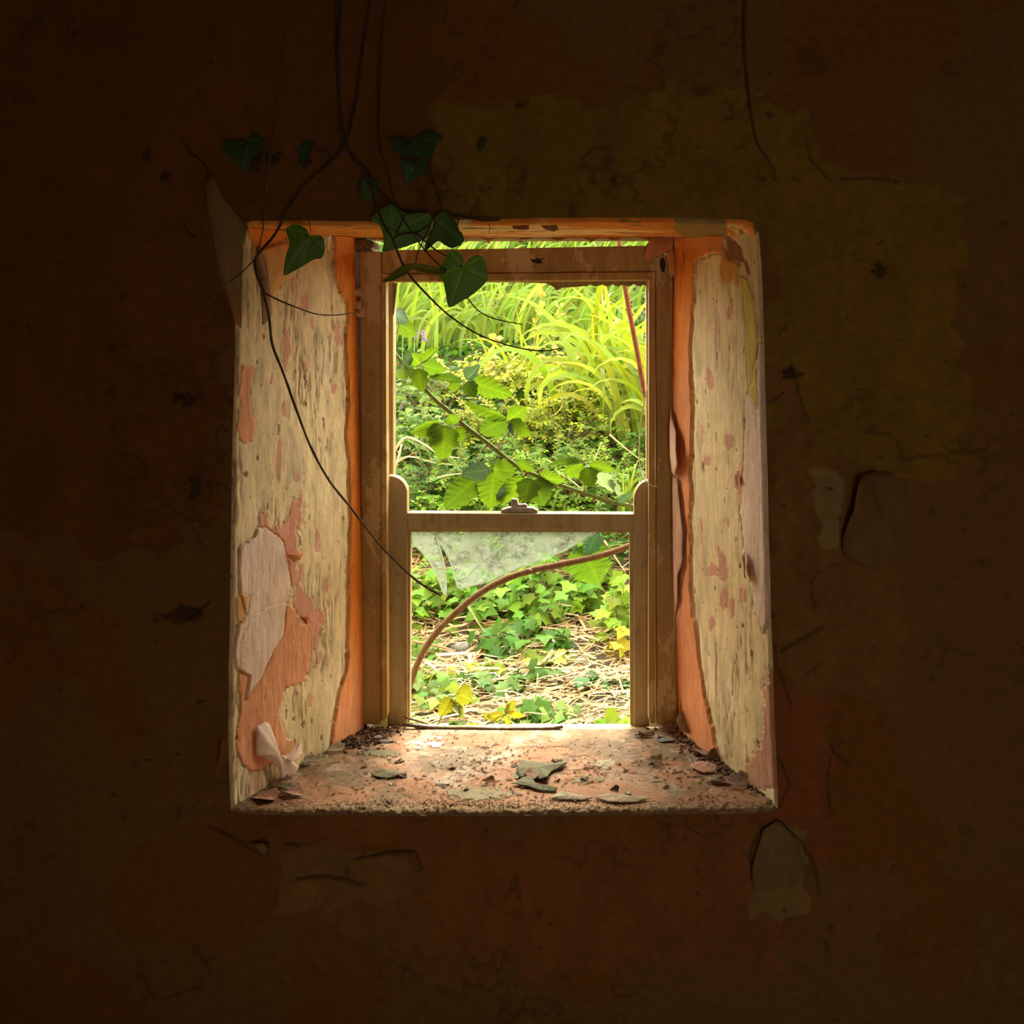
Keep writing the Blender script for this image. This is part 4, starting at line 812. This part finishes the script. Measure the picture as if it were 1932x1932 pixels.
flake('glass_piece', 'glass', 'grey-green piece of broken glass at the back of the sill near the frame', 1256, 1398, 34, (.28, .36, .28), .55, 0, .1)
flake('dead_leaf', 'leaf', 'curled tan dead leaf standing in the corner against the orange strip', 1298, 1392, 40, (.52, .38, .20), .8, .4, .8, .01, tilt=1.0)
flake('dead_leaf', 'leaf', 'brown rolled dead leaf beside the foot of the frame lining', 1262, 1384, 34, (.36, .22, .14), .5, .5, .3, .006, tilt=.5)
flake('dead_leaf', 'leaf', 'thin grey-brown curled leaf on the pale back strip of the sill', 1216, 1390, 34, (.34, .24, .15), .35, .4, .1)
flake('paint_flake', 'paint flake', 'large salmon flake propped at an angle along the far reveal foot', 1330, 1456, 52, (.68, .36, .22), .5, .1, -.5, .006, tilt=.3)
flake('paint_flake', 'paint flake', 'upturned mauve-brown flake at the near end of the far litter', 1392, 1485, 50, (.44, .28, .20), .55, .3, .1, .008, tilt=.5)
flake('paint_flake', 'paint flake', 'thin brown strip of paint under the upturned mauve flake', 1358, 1478, 44, (.30, .16, .09), .4, .2, .0)
flake('paint_flake', 'paint flake', 'long dark flake leaning down the far reveal foot', 1318, 1425, 44, (.40, .24, .15), .3, .3, -.7, .008)
flake('dead_leaf', 'leaf', 'dark brown crumpled leaf in the far litter below the crack', 1345, 1438, 30, (.18, .09, .05), .6, .6, .4, .008, tilt=.5)
flake('paint_flake', 'paint flake', 'small pale flake lying on the litter pile by the orange strip', 712, 1397, 18, (.55, .48, .36), .6, .2, .4, .008)
flake('pebble', 'stone', 'pale grey chip at the edge of the dark corner litter', 729, 1400, 30, (.42, .38, .32), .6, -.5, .2, .006)
flake('paint_flake', 'paint flake', 'cream plaster flake leaning on the foot of the pale reveal', 634, 1421, 34, (.60, .50, .30), .4, .2, .5, .008, tilt=.6)
flake('paint_flake', 'paint flake', 'long cream plaster flake with dark torn edge at the pale reveal foot', 590, 1444, 46, (.62, .54, .36), .3, .3, .55, .010, tilt=.5)
flake('paint_flake', 'paint flake', 'brown-white scrap in front of the curled pale peel', 540, 1477, 26, (.45, .40, .32), .5, .5, .3, .008)
flake('paint_flake', 'paint flake', 'salmon star-shaped flake near the front corner of the sill', 500, 1508, 50, (.62, .32, .19), .7, .25, .1, .005)
flake('paint_flake', 'paint flake', 'salmon flake lifted beside the star-shaped one', 552, 1501, 44, (.66, .38, .24), .6, .25, -.2, .006)
flake('paint_flake', 'paint flake', 'grey flake curling up behind the star-shaped salmon one', 535, 1492, 50, (.38, .32, .2), .4, .3, .2, .006)
flake('pebble', 'stone', 'whitish lump of crumbled plaster on the near half of the sill', 833, 1481, 26, (.66, .6, .48), .7, -.6, .1, .006)
flake('paint_flake', 'paint flake', 'small rust curl standing between white lump and olive flakes', 922, 1478, 22, (.38, .20, .10), .5, .5, .3, .006, tilt=.5)
flake('paint_flake', 'paint flake', 'dark upstanding curl on the front scabs of the sill', 1160, 1500, 18, (.20, .12, .06), .6, .6, .3, .008, tilt=.7)
for k in range(22):
    x = RNG.uniform(560, 1380); y = RNG.uniform(1405, 1515)
    flake('paint_chip', 'paint chip', 'tiny brown paint chip lying loose on the worn sill', x, y, RNG.uniform(9, 17), [(.2, .12, .06), (.5, .4, .24), (.6, .34, .2)][k % 3], .6, .35, RNG.uniform(0, 3), .003, 'tiny chips strewn over the sill')

# ------------------------------------------------------------------ garden
_TY = [3.0, 4.3, 5.0, 5.5, 6.2, 7, 8, 9, 10.5, 12, 13, 14, 16]; _TZ = [-.02, 0, .10, .25, .55, .85, 1.15, 1.45, 1.85, 2.3, 2.7, 3.0, 3.4]
def ter(x, y):
    x = np.asarray(x, float); y = np.asarray(y, float)
    p = np.stack(np.broadcast_arrays(x, y, 0*x), -1)
    return np.interp(y, _TY, _TZ)+.05*vnoise(p*1.3, 3)*np.clip((y-4)/2, 0, 1)+.02*vnoise(p*5, 4)*np.clip(y-4, 0, 1)
gx, gy = np.meshgrid(np.linspace(-7, 6, 160), np.linspace(3.1, 16, 160), indexing='ij')
gr = mesh('ground', np.stack([gx, gy, ter(gx, gy)], -1), grid_quads(160, 160), None, M_SOIL); struct(gr)

def frame(d, n):
    """rotation matrices with x across, y along d, z near n"""
    d = d/np.linalg.norm(d, axis=-1, keepdims=True); x = np.cross(d, n); x /= np.linalg.norm(x, axis=-1, keepdims=True)+1e-9
    return np.stack([x, d, np.cross(x, d)], -1)
def tmpl_leaf(nu=6, wid=.55, fold=.25, droop=.25, pw=.8):
    u = np.linspace(0, 1, nu); w = wid/2*np.clip(np.sin(math.pi*u**pw), 0, 1)**.8; v = np.array([-1, -.5, 0, .5, 1])
    U, V = np.meshgrid(u, v, indexing='ij'); X = V*w[:, None]
    return np.stack([X, U, fold*np.abs(X)-droop*U**2], -1).reshape(-1, 3), grid_quads(nu, 5)
def tmpl_ivy():
    ang = [0, 22, 48, 72, 95, 118, 150, 172, 188, 210, 242, 265, 288, 312, 338]; rad = [1.0, .70, .55, .82, .60, .50, .62, .34, .34, .62, .50, .60, .82, .55, .70]
    out = np.array([(math.sin(math.radians(a))*r, math.cos(math.radians(a))*r) for a, r in zip(ang, rad)]); n = len(out)
    V = [(0, 0, 0)]; V += [(x*.5, y*.5, .05*abs(x)) for x, y in out]; V += [(x, y, .22*abs(x)-.22*(x*x+y*y)) for x, y in out]
    V = np.array(V)+np.array([0, .35, 0])
    return V*.62, np.array([(1+k, 1+(k+1) % n, 1+n+(k+1) % n, 1+n+k) for k in range(n)]), np.array([(0, 1+(k+1) % n, 1+k) for k in range(n)])
T_LEAF = tmpl_leaf(); T_SMALL = tmpl_leaf(4, .6, .2, .15); T_IVY = tmpl_ivy(); T_OVAL = tmpl_leaf(6, .72, .2, .3, .7)
def rnd_dirs(n, up=.4, spread=1.):
    a = RNG.uniform(0, 2*math.pi, n); d = np.stack([np.cos(a), np.sin(a), RNG.normal(up, .5*spread, n)], -1)
    return d/np.linalg.norm(d, axis=1)[:, None]
def rnd_norm(n, tilt=.6, toward=(0, -.25, 1)):
    v = np.array(toward)+RNG.normal(0, tilt, (n, 3)); return v/np.linalg.norm(v, axis=1)[:, None]
def cvar(n, col, amt=.25, hue=.15):
    c = np.array(col)[None]*np.exp(RNG.normal(0, amt, n))[:, None]; c[:, 0] *= np.exp(RNG.normal(0, hue, n)); return c
def gpos(px, Y): x = (px-VX)*Y/FPX; return np.array([x, Y, float(ter(x, Y))])

# straw over the ground: nobody could count it
A = Acc(); n = 12000
ys = RNG.uniform(3.9, 6.6, n); xs = RNG.uniform(-2.3, 1.3, n)*(ys/4.5); L = RNG.uniform(.04, .20, n)*np.where(RNG.random(n) < .12, 1.8, 1); W = RNG.uniform(.0018, .0045, n)*np.where(RNG.random(n) < .15, 2.2, 1)
ang = RNG.normal(0, .75, n)+np.where(RNG.random(n) < .25, 1.2, 0)
tv = np.array([(-1, y, 0) for y in (-.5, 0, .5)]+[(0, y, 1.) for y in (-.5, 0, .5)]+[(1, y, 0) for y in (-.5, 0, .5)], float)
d = np.stack([np.cos(ang), np.sin(ang), RNG.normal(.05, .16, n)], -1); Rm = frame(d, np.tile([0, 0, 1.], (n, 1)))
pv = np.repeat(tv[None], n, 0); pv = np.stack([pv[..., 0]*W[:, None], pv[..., 1]*L[:, None], pv[..., 2]*W[:, None]+RNG.normal(0, .05, n)[:, None]*L[:, None]*(1-4*pv[..., 1]**2)], -1)
pos = np.stack([xs, ys, ter(xs, ys)+np.abs(RNG.normal(0, .022, n))+.005], -1)
v = np.einsum('nij,nkj->nki', Rm, pv)+pos[:, None]
qd = np.array([(0, 1, 4, 3), (1, 2, 5, 4), (3, 4, 7, 6), (4, 5, 8, 7)])
base = np.array([(.54, .34, .12), (.66, .48, .22), (.42, .23, .075), (.30, .18, .07)])[RNG.choice(4, n, p=[.4, .3, .2, .1])]
A.add(v, (qd[None]+(np.arange(n)*9)[:, None, None]).reshape(-1, 4), None, np.repeat(base*RNG.uniform(.8, 1.15, (n, 1)), 9, 0))
tag(A.build('straw', M_STRAW, None, False), 'pale dry straw strewn over the ground outside the window', 'straw', kind='stuff')

# the tangle of leaves that covers the bank between the plants
A = Acc(); n = 24000; ys = RNG.uniform(5.7, 13.4, n); xs = RNG.uniform(-.50, .22, n)*ys
A.inst(*T_OVAL, None, frame(rnd_dirs(n, .2), rnd_norm(n, .5, (0, -.5, .8))), np.stack([xs, ys, ter(xs, ys)+RNG.random(n)**1.5*.16], -1), RNG.uniform(.04, .085, n), cvar(n, (.05, .12, .009), .35, .15))
tag(A.build('undergrowth', M_GARDEN), 'low tangled green undergrowth covering the bank between the plants', 'undergrowth', kind='stuff')

# dry stalks lying and standing among the greenery
for i, (pts, r, col, lab) in enumerate([
    ([(803, 1248), (820, 1262), (836, 1285), (852, 1298)], .008, (.85, .78, .62), 'thick bleached white stick lying on the straw'),
    ([(742, 855), (765, 826), (800, 838), (830, 858), (880, 866)], .008, (.66, .46, .2), 'pale dry stalk arching under the hanging bramble leaves'),
    ([(738, 880), (770, 862), (815, 872), (870, 880)], .006, (.7, .5, .22), 'thin dry stalk lying level below the arching pale stalk'),
    ([(812, 905), (850, 896), (880, 893)], .007, (.75, .55, .25), 'short straw-coloured stalk beside the sash horn'),
    ([(752, 872), (775, 858), (792, 850)], .004, (.55, .16, .05), 'short red stalk poking out beside the sash horn'),
    ([(740, 900), (750, 870), (758, 838)], .010, (.72, .5, .24), 'upright bleached stump beside the sash stile'),
    ([(1052, 890), (1075, 905), (1100, 925), (1115, 940)], .006, (.7, .5, .24), 'dry stalk slanting behind the bramble cane near the far horn'),
    ([(1085, 950), (1112, 890), (1135, 835)], .005, (.62, .5, .16), 'upright dry stalk behind the shiny white leaf'),
    ([(1072, 1110), (1086, 1050), (1078, 1020)], .005, (.75, .6, .35), 'pale stalk standing behind the large hanging leaf'),
    ([(1140, 1020), (1160, 1050), (1180, 1080)], .006, (.72, .5, .25), 'dry stalk sloping below the arching stem end'),
    ([(780, 1210), (820, 1218), (860, 1228)], .008, (.40, .2, .09), 'dark brown stalk lying under the ivy by the arching stem'),
    ([(870, 1150), (880, 1140), (900, 1172), (920, 1200)], .005, (.6, .4, .18), 'bent tan stalk among the ground ivy'),
    ([(1025, 790), (1050, 780), (1062, 760), (1060, 730)], .005, (.55, .45, .12), 'thin bent olive stalk in the small-leaved shrubs'),
    ([(1150, 820), (1185, 850), (1215, 872)], .006, (.66, .48, .16), 'dry stalk sloping through the shrub beside the dangling cord')]):
    ym = np.mean([p[1] for p in pts]); Y = float(np.interp(ym, [700, 850, 900, 1000, 1120, 1280], [7.4, 6.3, 6.0, 5.7, 5.2, 4.65])); pp = []
    for x, y in pts: pp.append((x, y, Y))
    tag(tube('dry_stalk', pp, r*.9, r*.5, M_STRAW, n=24, knots=.2, col=col, seed=i), lab, 'dry stalk')

def ivy_plant(label, px, Y, rx, ry, n, col, size=.085, hgt=.10, group=None):
    """a low ivy plant: leaves on a tangle of trailing stems"""
    b = gpos(px, Y); r = empty('ground_ivy', tuple(b)); tag(r, label, 'ivy', group); A = Acc()
    a = RNG.uniform(0, 6.283, n); rr = np.sqrt(RNG.random(n)); x = b[0]+rr*np.cos(a)*rx; y = b[1]+rr*np.sin(a)*ry
    T = np.stack([x, y, ter(x, y)+.02+hgt*RNG.random(n)*(1-.6*rr)], -1)
    d = rnd_dirs(n, -.25, .6)+np.array([0, -.5, 0]); A.inst(*T_IVY, frame(d, rnd_norm(n, .35, (0, -.45, .9))), T, size*RNG.uniform(.6, 1.2, n), cvar(n, col, .22))
    A.build('foliage', M_GARDEN, r)
    S = Acc()
    for k in range(0, n, 4):
        v, q, t = tube_data(spline([b+np.array([0, 0, .01]), (b+T[k])/2+np.array([0, 0, .02]), T[k]], 8), .0022, 4); S.add(v, q, t, (.24, .2, .06))
    S.build('stem', M_STEM, r)
    return r
IG, IY, IDK = (.115, .23, .016), (.20, .29, .015), (.075, .17, .016)
for a in [('tall green ivy mound under the glass shards', 890, 5.35, .36, .20, 150, IG, .10, .26), ('ivy patch beside the sash stile behind the arching stem', 795, 5.35, .18, .22, 90, (.19, .31, .02), .085, .22),
          ('leafy ivy mound in the middle behind the arching stem', 1015, 5.35, .28, .22, 140, (.15, .28, .025), .10, .28), ('dark ivy trailing down the front of the middle mound', 985, 5.0, .24, .12, 80, IDK, .10, .16),
          ('ivy growing under the large hanging bramble leaf', 1115, 5.45, .18, .16, 60, IG, .09, .2), ('yellow-green bushy ivy beside the far stile', 1172, 5.1, .13, .16, 80, (.2, .32, .02), .09, .30),
          ('golden-leaved ivy sprig low by the far stile', 1178, 4.9, .07, .06, 18, (.5, .42, .03), .085, .14), ('small yellow ivy tuft on the straw in the middle', 975, 4.95, .07, .05, 12, IY, .07, .05),
          ('ivy sprig of dark leaves lying left of centre on the straw', 885, 4.62, .07, .04, 10, IDK, .085, .05), ('mixed dark and lime ivy clump on the straw above the sill shoot', 935, 4.6, .11, .10, 26, (.12, .22, .05), .085, .07),
          ('single trail of ivy leaves on open straw', 1010, 4.65, .14, .05, 14, IDK, .08, .05), ('pale ivy tuft on the upper straw', 1030, 4.85, .12, .05, 16, (.3, .38, .06), .08, .06),
          ('ivy trail at the straw edge by the far stile', 1140, 4.62, .16, .05, 18, (.09, .2, .06), .085, .05), ('bright ivy clump just beyond the twig on the sill', 1005, 4.32, .16, .10, 36, (.14, .28, .05), .085, .08),
          ('lime leaves peeping over the sill beside the far stile', 1165, 4.22, .10, .06, 14, IY, .09, .09), ('ivy seedling with narrow leaves near the sill', 1060, 4.3, .06, .05, 10, (.2, .32, .08), .06, .12),
          ('ivy spreading in the corner behind the seedlings', 800, 4.5, .14, .20, 40, (.17, .28, .05), .085, .09), ('ivy leaves by the foot of the arching stem', 790, 4.9, .10, .12, 24, IG, .075, .08), ('lime ivy sprigs scattered before the bleached stick', 905, 4.75, .16, .06, 16, (.3, .4, .05), .07, .05), ('ivy tuft beneath the bleached stick', 850, 4.45, .10, .06, 16, (.22, .34, .05), .08, .06)]:
    ivy_plant(*a)

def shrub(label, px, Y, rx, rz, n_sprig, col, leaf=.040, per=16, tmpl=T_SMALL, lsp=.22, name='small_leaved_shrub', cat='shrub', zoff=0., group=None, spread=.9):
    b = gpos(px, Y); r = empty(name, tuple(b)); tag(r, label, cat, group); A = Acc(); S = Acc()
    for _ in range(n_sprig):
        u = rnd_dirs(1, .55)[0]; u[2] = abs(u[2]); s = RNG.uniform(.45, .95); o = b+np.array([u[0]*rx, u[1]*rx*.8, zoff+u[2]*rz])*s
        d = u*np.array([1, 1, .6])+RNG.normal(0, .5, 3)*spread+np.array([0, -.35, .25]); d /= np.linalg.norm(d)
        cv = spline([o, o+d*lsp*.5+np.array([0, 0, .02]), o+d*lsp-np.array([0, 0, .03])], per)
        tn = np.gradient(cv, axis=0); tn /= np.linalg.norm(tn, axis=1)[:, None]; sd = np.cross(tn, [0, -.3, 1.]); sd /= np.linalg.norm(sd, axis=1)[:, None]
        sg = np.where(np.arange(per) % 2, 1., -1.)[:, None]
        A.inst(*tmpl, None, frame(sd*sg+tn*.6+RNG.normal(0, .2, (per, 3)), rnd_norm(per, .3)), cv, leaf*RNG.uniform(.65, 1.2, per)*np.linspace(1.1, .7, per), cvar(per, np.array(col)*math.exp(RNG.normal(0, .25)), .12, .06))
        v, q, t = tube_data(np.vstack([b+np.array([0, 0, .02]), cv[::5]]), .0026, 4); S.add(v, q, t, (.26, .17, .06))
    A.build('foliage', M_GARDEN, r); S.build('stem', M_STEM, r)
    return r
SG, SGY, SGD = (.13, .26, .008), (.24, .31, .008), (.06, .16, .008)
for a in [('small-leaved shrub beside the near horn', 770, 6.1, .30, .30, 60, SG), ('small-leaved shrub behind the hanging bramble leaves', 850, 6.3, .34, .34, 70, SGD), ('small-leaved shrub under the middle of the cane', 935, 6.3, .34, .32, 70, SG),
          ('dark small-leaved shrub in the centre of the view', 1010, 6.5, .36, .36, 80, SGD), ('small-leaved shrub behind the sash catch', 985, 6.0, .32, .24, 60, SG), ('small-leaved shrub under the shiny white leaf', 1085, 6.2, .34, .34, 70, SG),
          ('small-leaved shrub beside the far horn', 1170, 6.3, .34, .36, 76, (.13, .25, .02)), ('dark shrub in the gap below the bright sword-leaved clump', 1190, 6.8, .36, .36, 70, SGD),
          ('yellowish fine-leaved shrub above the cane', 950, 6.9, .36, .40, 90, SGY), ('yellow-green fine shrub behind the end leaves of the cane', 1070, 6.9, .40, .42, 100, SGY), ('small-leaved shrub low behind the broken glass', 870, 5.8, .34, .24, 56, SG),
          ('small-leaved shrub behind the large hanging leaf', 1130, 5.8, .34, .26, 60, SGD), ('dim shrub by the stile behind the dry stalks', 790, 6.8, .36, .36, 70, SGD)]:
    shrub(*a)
for a in [('broad-leaved low bush behind the top of the cane', 790, 7.5, .40, .32, 44, (.13, .22, .025), .07, 8, T_OVAL, .25), ('pale speckled bush under the arching ivy tip', 900, 7.7, .42, .36, 56, (.32, .35, .03), .055, 9, T_OVAL, .25),
          ('yellow bush beneath the sword leaves in the centre', 1000, 7.8, .44, .38, 60, (.32, .36, .02), .055, 9, T_OVAL, .25), ('lime bush beside the red cane', 1205, 7.6, .40, .50, 60, (.17, .27, .018), .075, 8, T_OVAL, .28),
          ('yellow-lime bush in front of the sword-leaved fountain', 1110, 7.5, .42, .34, 60, (.31, .36, .015), .06, 9, T_OVAL, .26), ('green bush beside the stile above the horn', 765, 6.8, .30, .30, 40, (.18, .28, .05), .07, 8, T_OVAL, .22)]:
    shrub(*a, name='broad_leaved_bush', cat='bush')

def blades(label, px, Y, n, L, col, lean=(.6, -.12), spr=.25, w=.036, rad=.10, name='sword_leaf_clump', flop=1.):
    b = gpos(px, Y); r = empty(name, tuple(b)); tag(r, label, 'sword-leaved plant'); A = Acc(); nu = 12; t = np.linspace(0, 1, nu)
    for _ in range(n):
        o = b+np.array([RNG.normal()*rad*1.6, RNG.normal()*rad, 0]); o[2] = float(ter(o[0], o[1])); l = L*RNG.uniform(.6, 1.15)
        d = np.array([lean[0]+RNG.normal()*spr*1.4, lean[1]+RNG.normal()*spr*.7, 0]); bend = RNG.uniform(.5, 1.25)*flop
        th_ = np.hypot(d[0], d[1])*.7*t+bend*t**2*np.hypot(d[0], d[1])*2.2; hd = d/(np.hypot(d[0], d[1])+1e-6)
        ds = l/(nu-1); cx_ = np.cumsum(np.sin(th_))*ds; cz_ = np.cumsum(np.cos(th_))*ds
        c = o+hd*cx_[:, None]+np.array([0, 0, 1.])*cz_[:, None]
        tn = np.gradient(c, axis=0); tn /= np.linalg.norm(tn, axis=1)[:, None]; face = np.array([RNG.normal()*.6, -1, .35]); sd = np.cross(tn, face); sd /= np.linalg.norm(sd, axis=1)[:, None]; nn = np.cross(sd, tn)
        ww = w*RNG.uniform(.7, 1.2)/2*np.clip(1.15-t**2.5*1.15, .02, 1)*np.clip(.6+t*2, 0, 1)
        V = np.stack([c-sd*ww[:, None]+nn*ww[:, None]*.3, c, c+sd*ww[:, None]+nn*ww[:, None]*.3], 1)
        A.add(V, grid_quads(nu, 3), None, np.repeat((cvar(1, col, .2, .12)[0]*np.ones((nu, 1))), 3, 0))
    A.build('foliage', M_BLADE, r); return r
C1, C2_, C3 = (.19, .28, .022), (.15, .25, .02), (.25, .32, .015)
rows = [(11.8, [(740, 'at the near edge'), (850, 'second from the near edge'), (950, 'in the middle'), (1050, 'right of the middle'), (1140, 'behind the red cane'), (1230, 'at the far edge')], 'back', .85, C2_),
        (10.2, [(745, 'at the near edge'), (830, 'second from the near edge'), (920, 'third along'), (1010, 'fourth along'), (1100, 'fifth along'), (1195, 'behind the red cane')], 'middle', .8, C1),
        (9.0, [(760, 'beside the purple flowers'), (840, 'below the heart-shaped ivy leaf'), (925, 'under the bent dead ivy tip'), (1020, 'below the long ivy tip'), (1105, 'nearest the red cane')], 'front', .72, C1)]
for Y, its, nm, L, col in rows:
    for px, where in its: blades(f'sword-leaved clump in the {nm} row on the bank, {where}', px-25, Y, 40, L, col, rad=.17)
blades('bright yellow-green sword-leaved fountain beside the dangling cord', 1150, 7.3, 64, 1.05, C3, (-.1, -.3), .55, .042, .10, flop=1.15)
blades('arching yellow sword leaves at the foot of the red cane', 1235, 6.9, 40, .95, C3, (-.5, -.25), .3, .042, .08, flop=1.1)
blades('sparse yellow grass tuft above the bramble leaves', 985, 7.8, 26, .6, C3, (.1, -.25), .55, .022, .1, flop=1.2)
blades('green grass tuft below the far horn', 1188, 6.0, 14, .42, (.26, .36, .03), (.15, -.1), .25, .022, .05)

for i, (px, Y, hh, lab) in enumerate([(757, 8.3, .36, 'purple flower spike nearest the sash stile'), (779, 8.25, .34, 'purple flower spike second from the sash stile'), (797, 8.3, .30, 'small purple flower spike farthest from the stile')]):
    b = gpos(px, Y); r = empty('purple_flower', tuple(b)); tag(r, lab, 'flower'); tube('stem', [b, b+np.array([.01, 0, hh*.5]), b+np.array([.015, 0, hh])], .004, .003, M_STEM, r, n=10, col=(.2, .3, .06), world=True)
    A = Acc(); n = 46; T = b+np.array([.015, 0, hh])+np.stack([RNG.normal(0, .012, n), RNG.normal(0, .012, n), RNG.uniform(-.03, .06, n)], -1)
    A.inst(*T_SMALL, None, frame(rnd_dirs(n, .3), rnd_norm(n)), T, RNG.uniform(.018, .03, n), cvar(n, (.34, .2, .55), .2, .1)); A.build('flower_spike', M_GARDEN, r)
for i, (px, Y, hh, lab) in enumerate([(925, 7.4, .42, 'thin amber-leaved weed above the bramble leaves'), (1010, 8.2, .55, 'amber-flowered weed under the ivy tip'), (1045, 7.9, .55, 'tall amber weed near the end of the long ivy tip'), (1130, 7.6, .5, 'amber-leaved weed before the yellow fountain'), (1100, 7.3, .36, 'short amber weed over the fine shrubs'), (1200, 7.1, .45, 'weed with amber leaves beside the cord')]):
    b = gpos(px, Y); r = empty('amber_weed', tuple(b)); tag(r, lab, 'weed'); top = b+np.array([.05, -.02, hh+.15]); cv = spline([b, (b+top)/2+np.array([-.03, 0, .03]), top], 20)
    tube('stem', cv, .0045, .0025, M_STEM, r, n=24, col=(.36, .24, .07), world=True); A = Acc(); n = 26; k = RNG.integers(5, 20, n)
    A.inst(*T_OVAL, None, frame(rnd_dirs(n, .2), rnd_norm(n, .7, (0, -.6, .6))), cv[k], RNG.uniform(.035, .075, n), cvar(n, (.50, .36, .07), .25, .12)); A.build('foliage', M_GARDEN, r)
for i, (px, Y, lab) in enumerate([(700, 12.9, 'dense ivy bank behind the sword leaves at the near side'), (820, 13.0, 'dense ivy bank below the heart-shaped ivy leaf'), (930, 12.9, 'dense ivy bank at the top of the view, centre'), (1040, 13.0, 'dense ivy bank above the long ivy tip'), (1140, 12.9, 'dense ivy bank behind the red cane'), (1250, 13.0, 'dense ivy bank at the far side of the view')]):
    shrub(lab, px, Y, .62, 1.15, 70, (.13, .27, .03), .10, 10, T_OVAL, .4, name='ivy_bank', cat='hedge')
flk = gpos(872, 4.95)
def stone(lab, px, Y, s, col, name='stone', cat='stone'):
    b = gpos(px, Y); u = np.linspace(0, math.pi, 10); w = np.linspace(0, 2*math.pi, 17)[:-1]; U, Wm = np.meshgrid(u, w, indexing='ij')
    d = np.stack([np.sin(U)*np.cos(Wm), np.sin(U)*np.sin(Wm), np.cos(U)], -1); V = d*(1+.35*vnoise(d*1.8+px, 8)+.15*vnoise(d*5+px, 9))[..., None]*np.array(s)
    idx = np.arange(160).reshape(10, 16); q = np.stack([idx[:-1], idx[1:], np.roll(idx[1:], -1, 1), np.roll(idx[:-1], -1, 1)], -1).reshape(-1, 4)
    o = mesh(name, V, q, None, M_DEBRIS, None, False, np.broadcast_to(np.array(col), (160, 3))); o.location = tuple(b+np.array([0, 0, s[2]*.6])); tag(o, lab, cat)
stone('grey stone on the straw below the ivy mound', 872, 5.0, (.045, .04, .03), (.16, .14, .11)); stone('blue-grey crumpled scrap half buried in straw', 1062, 5.0, (.07, .05, .03), (.17, .19, .21), 'scrap', 'scrap')
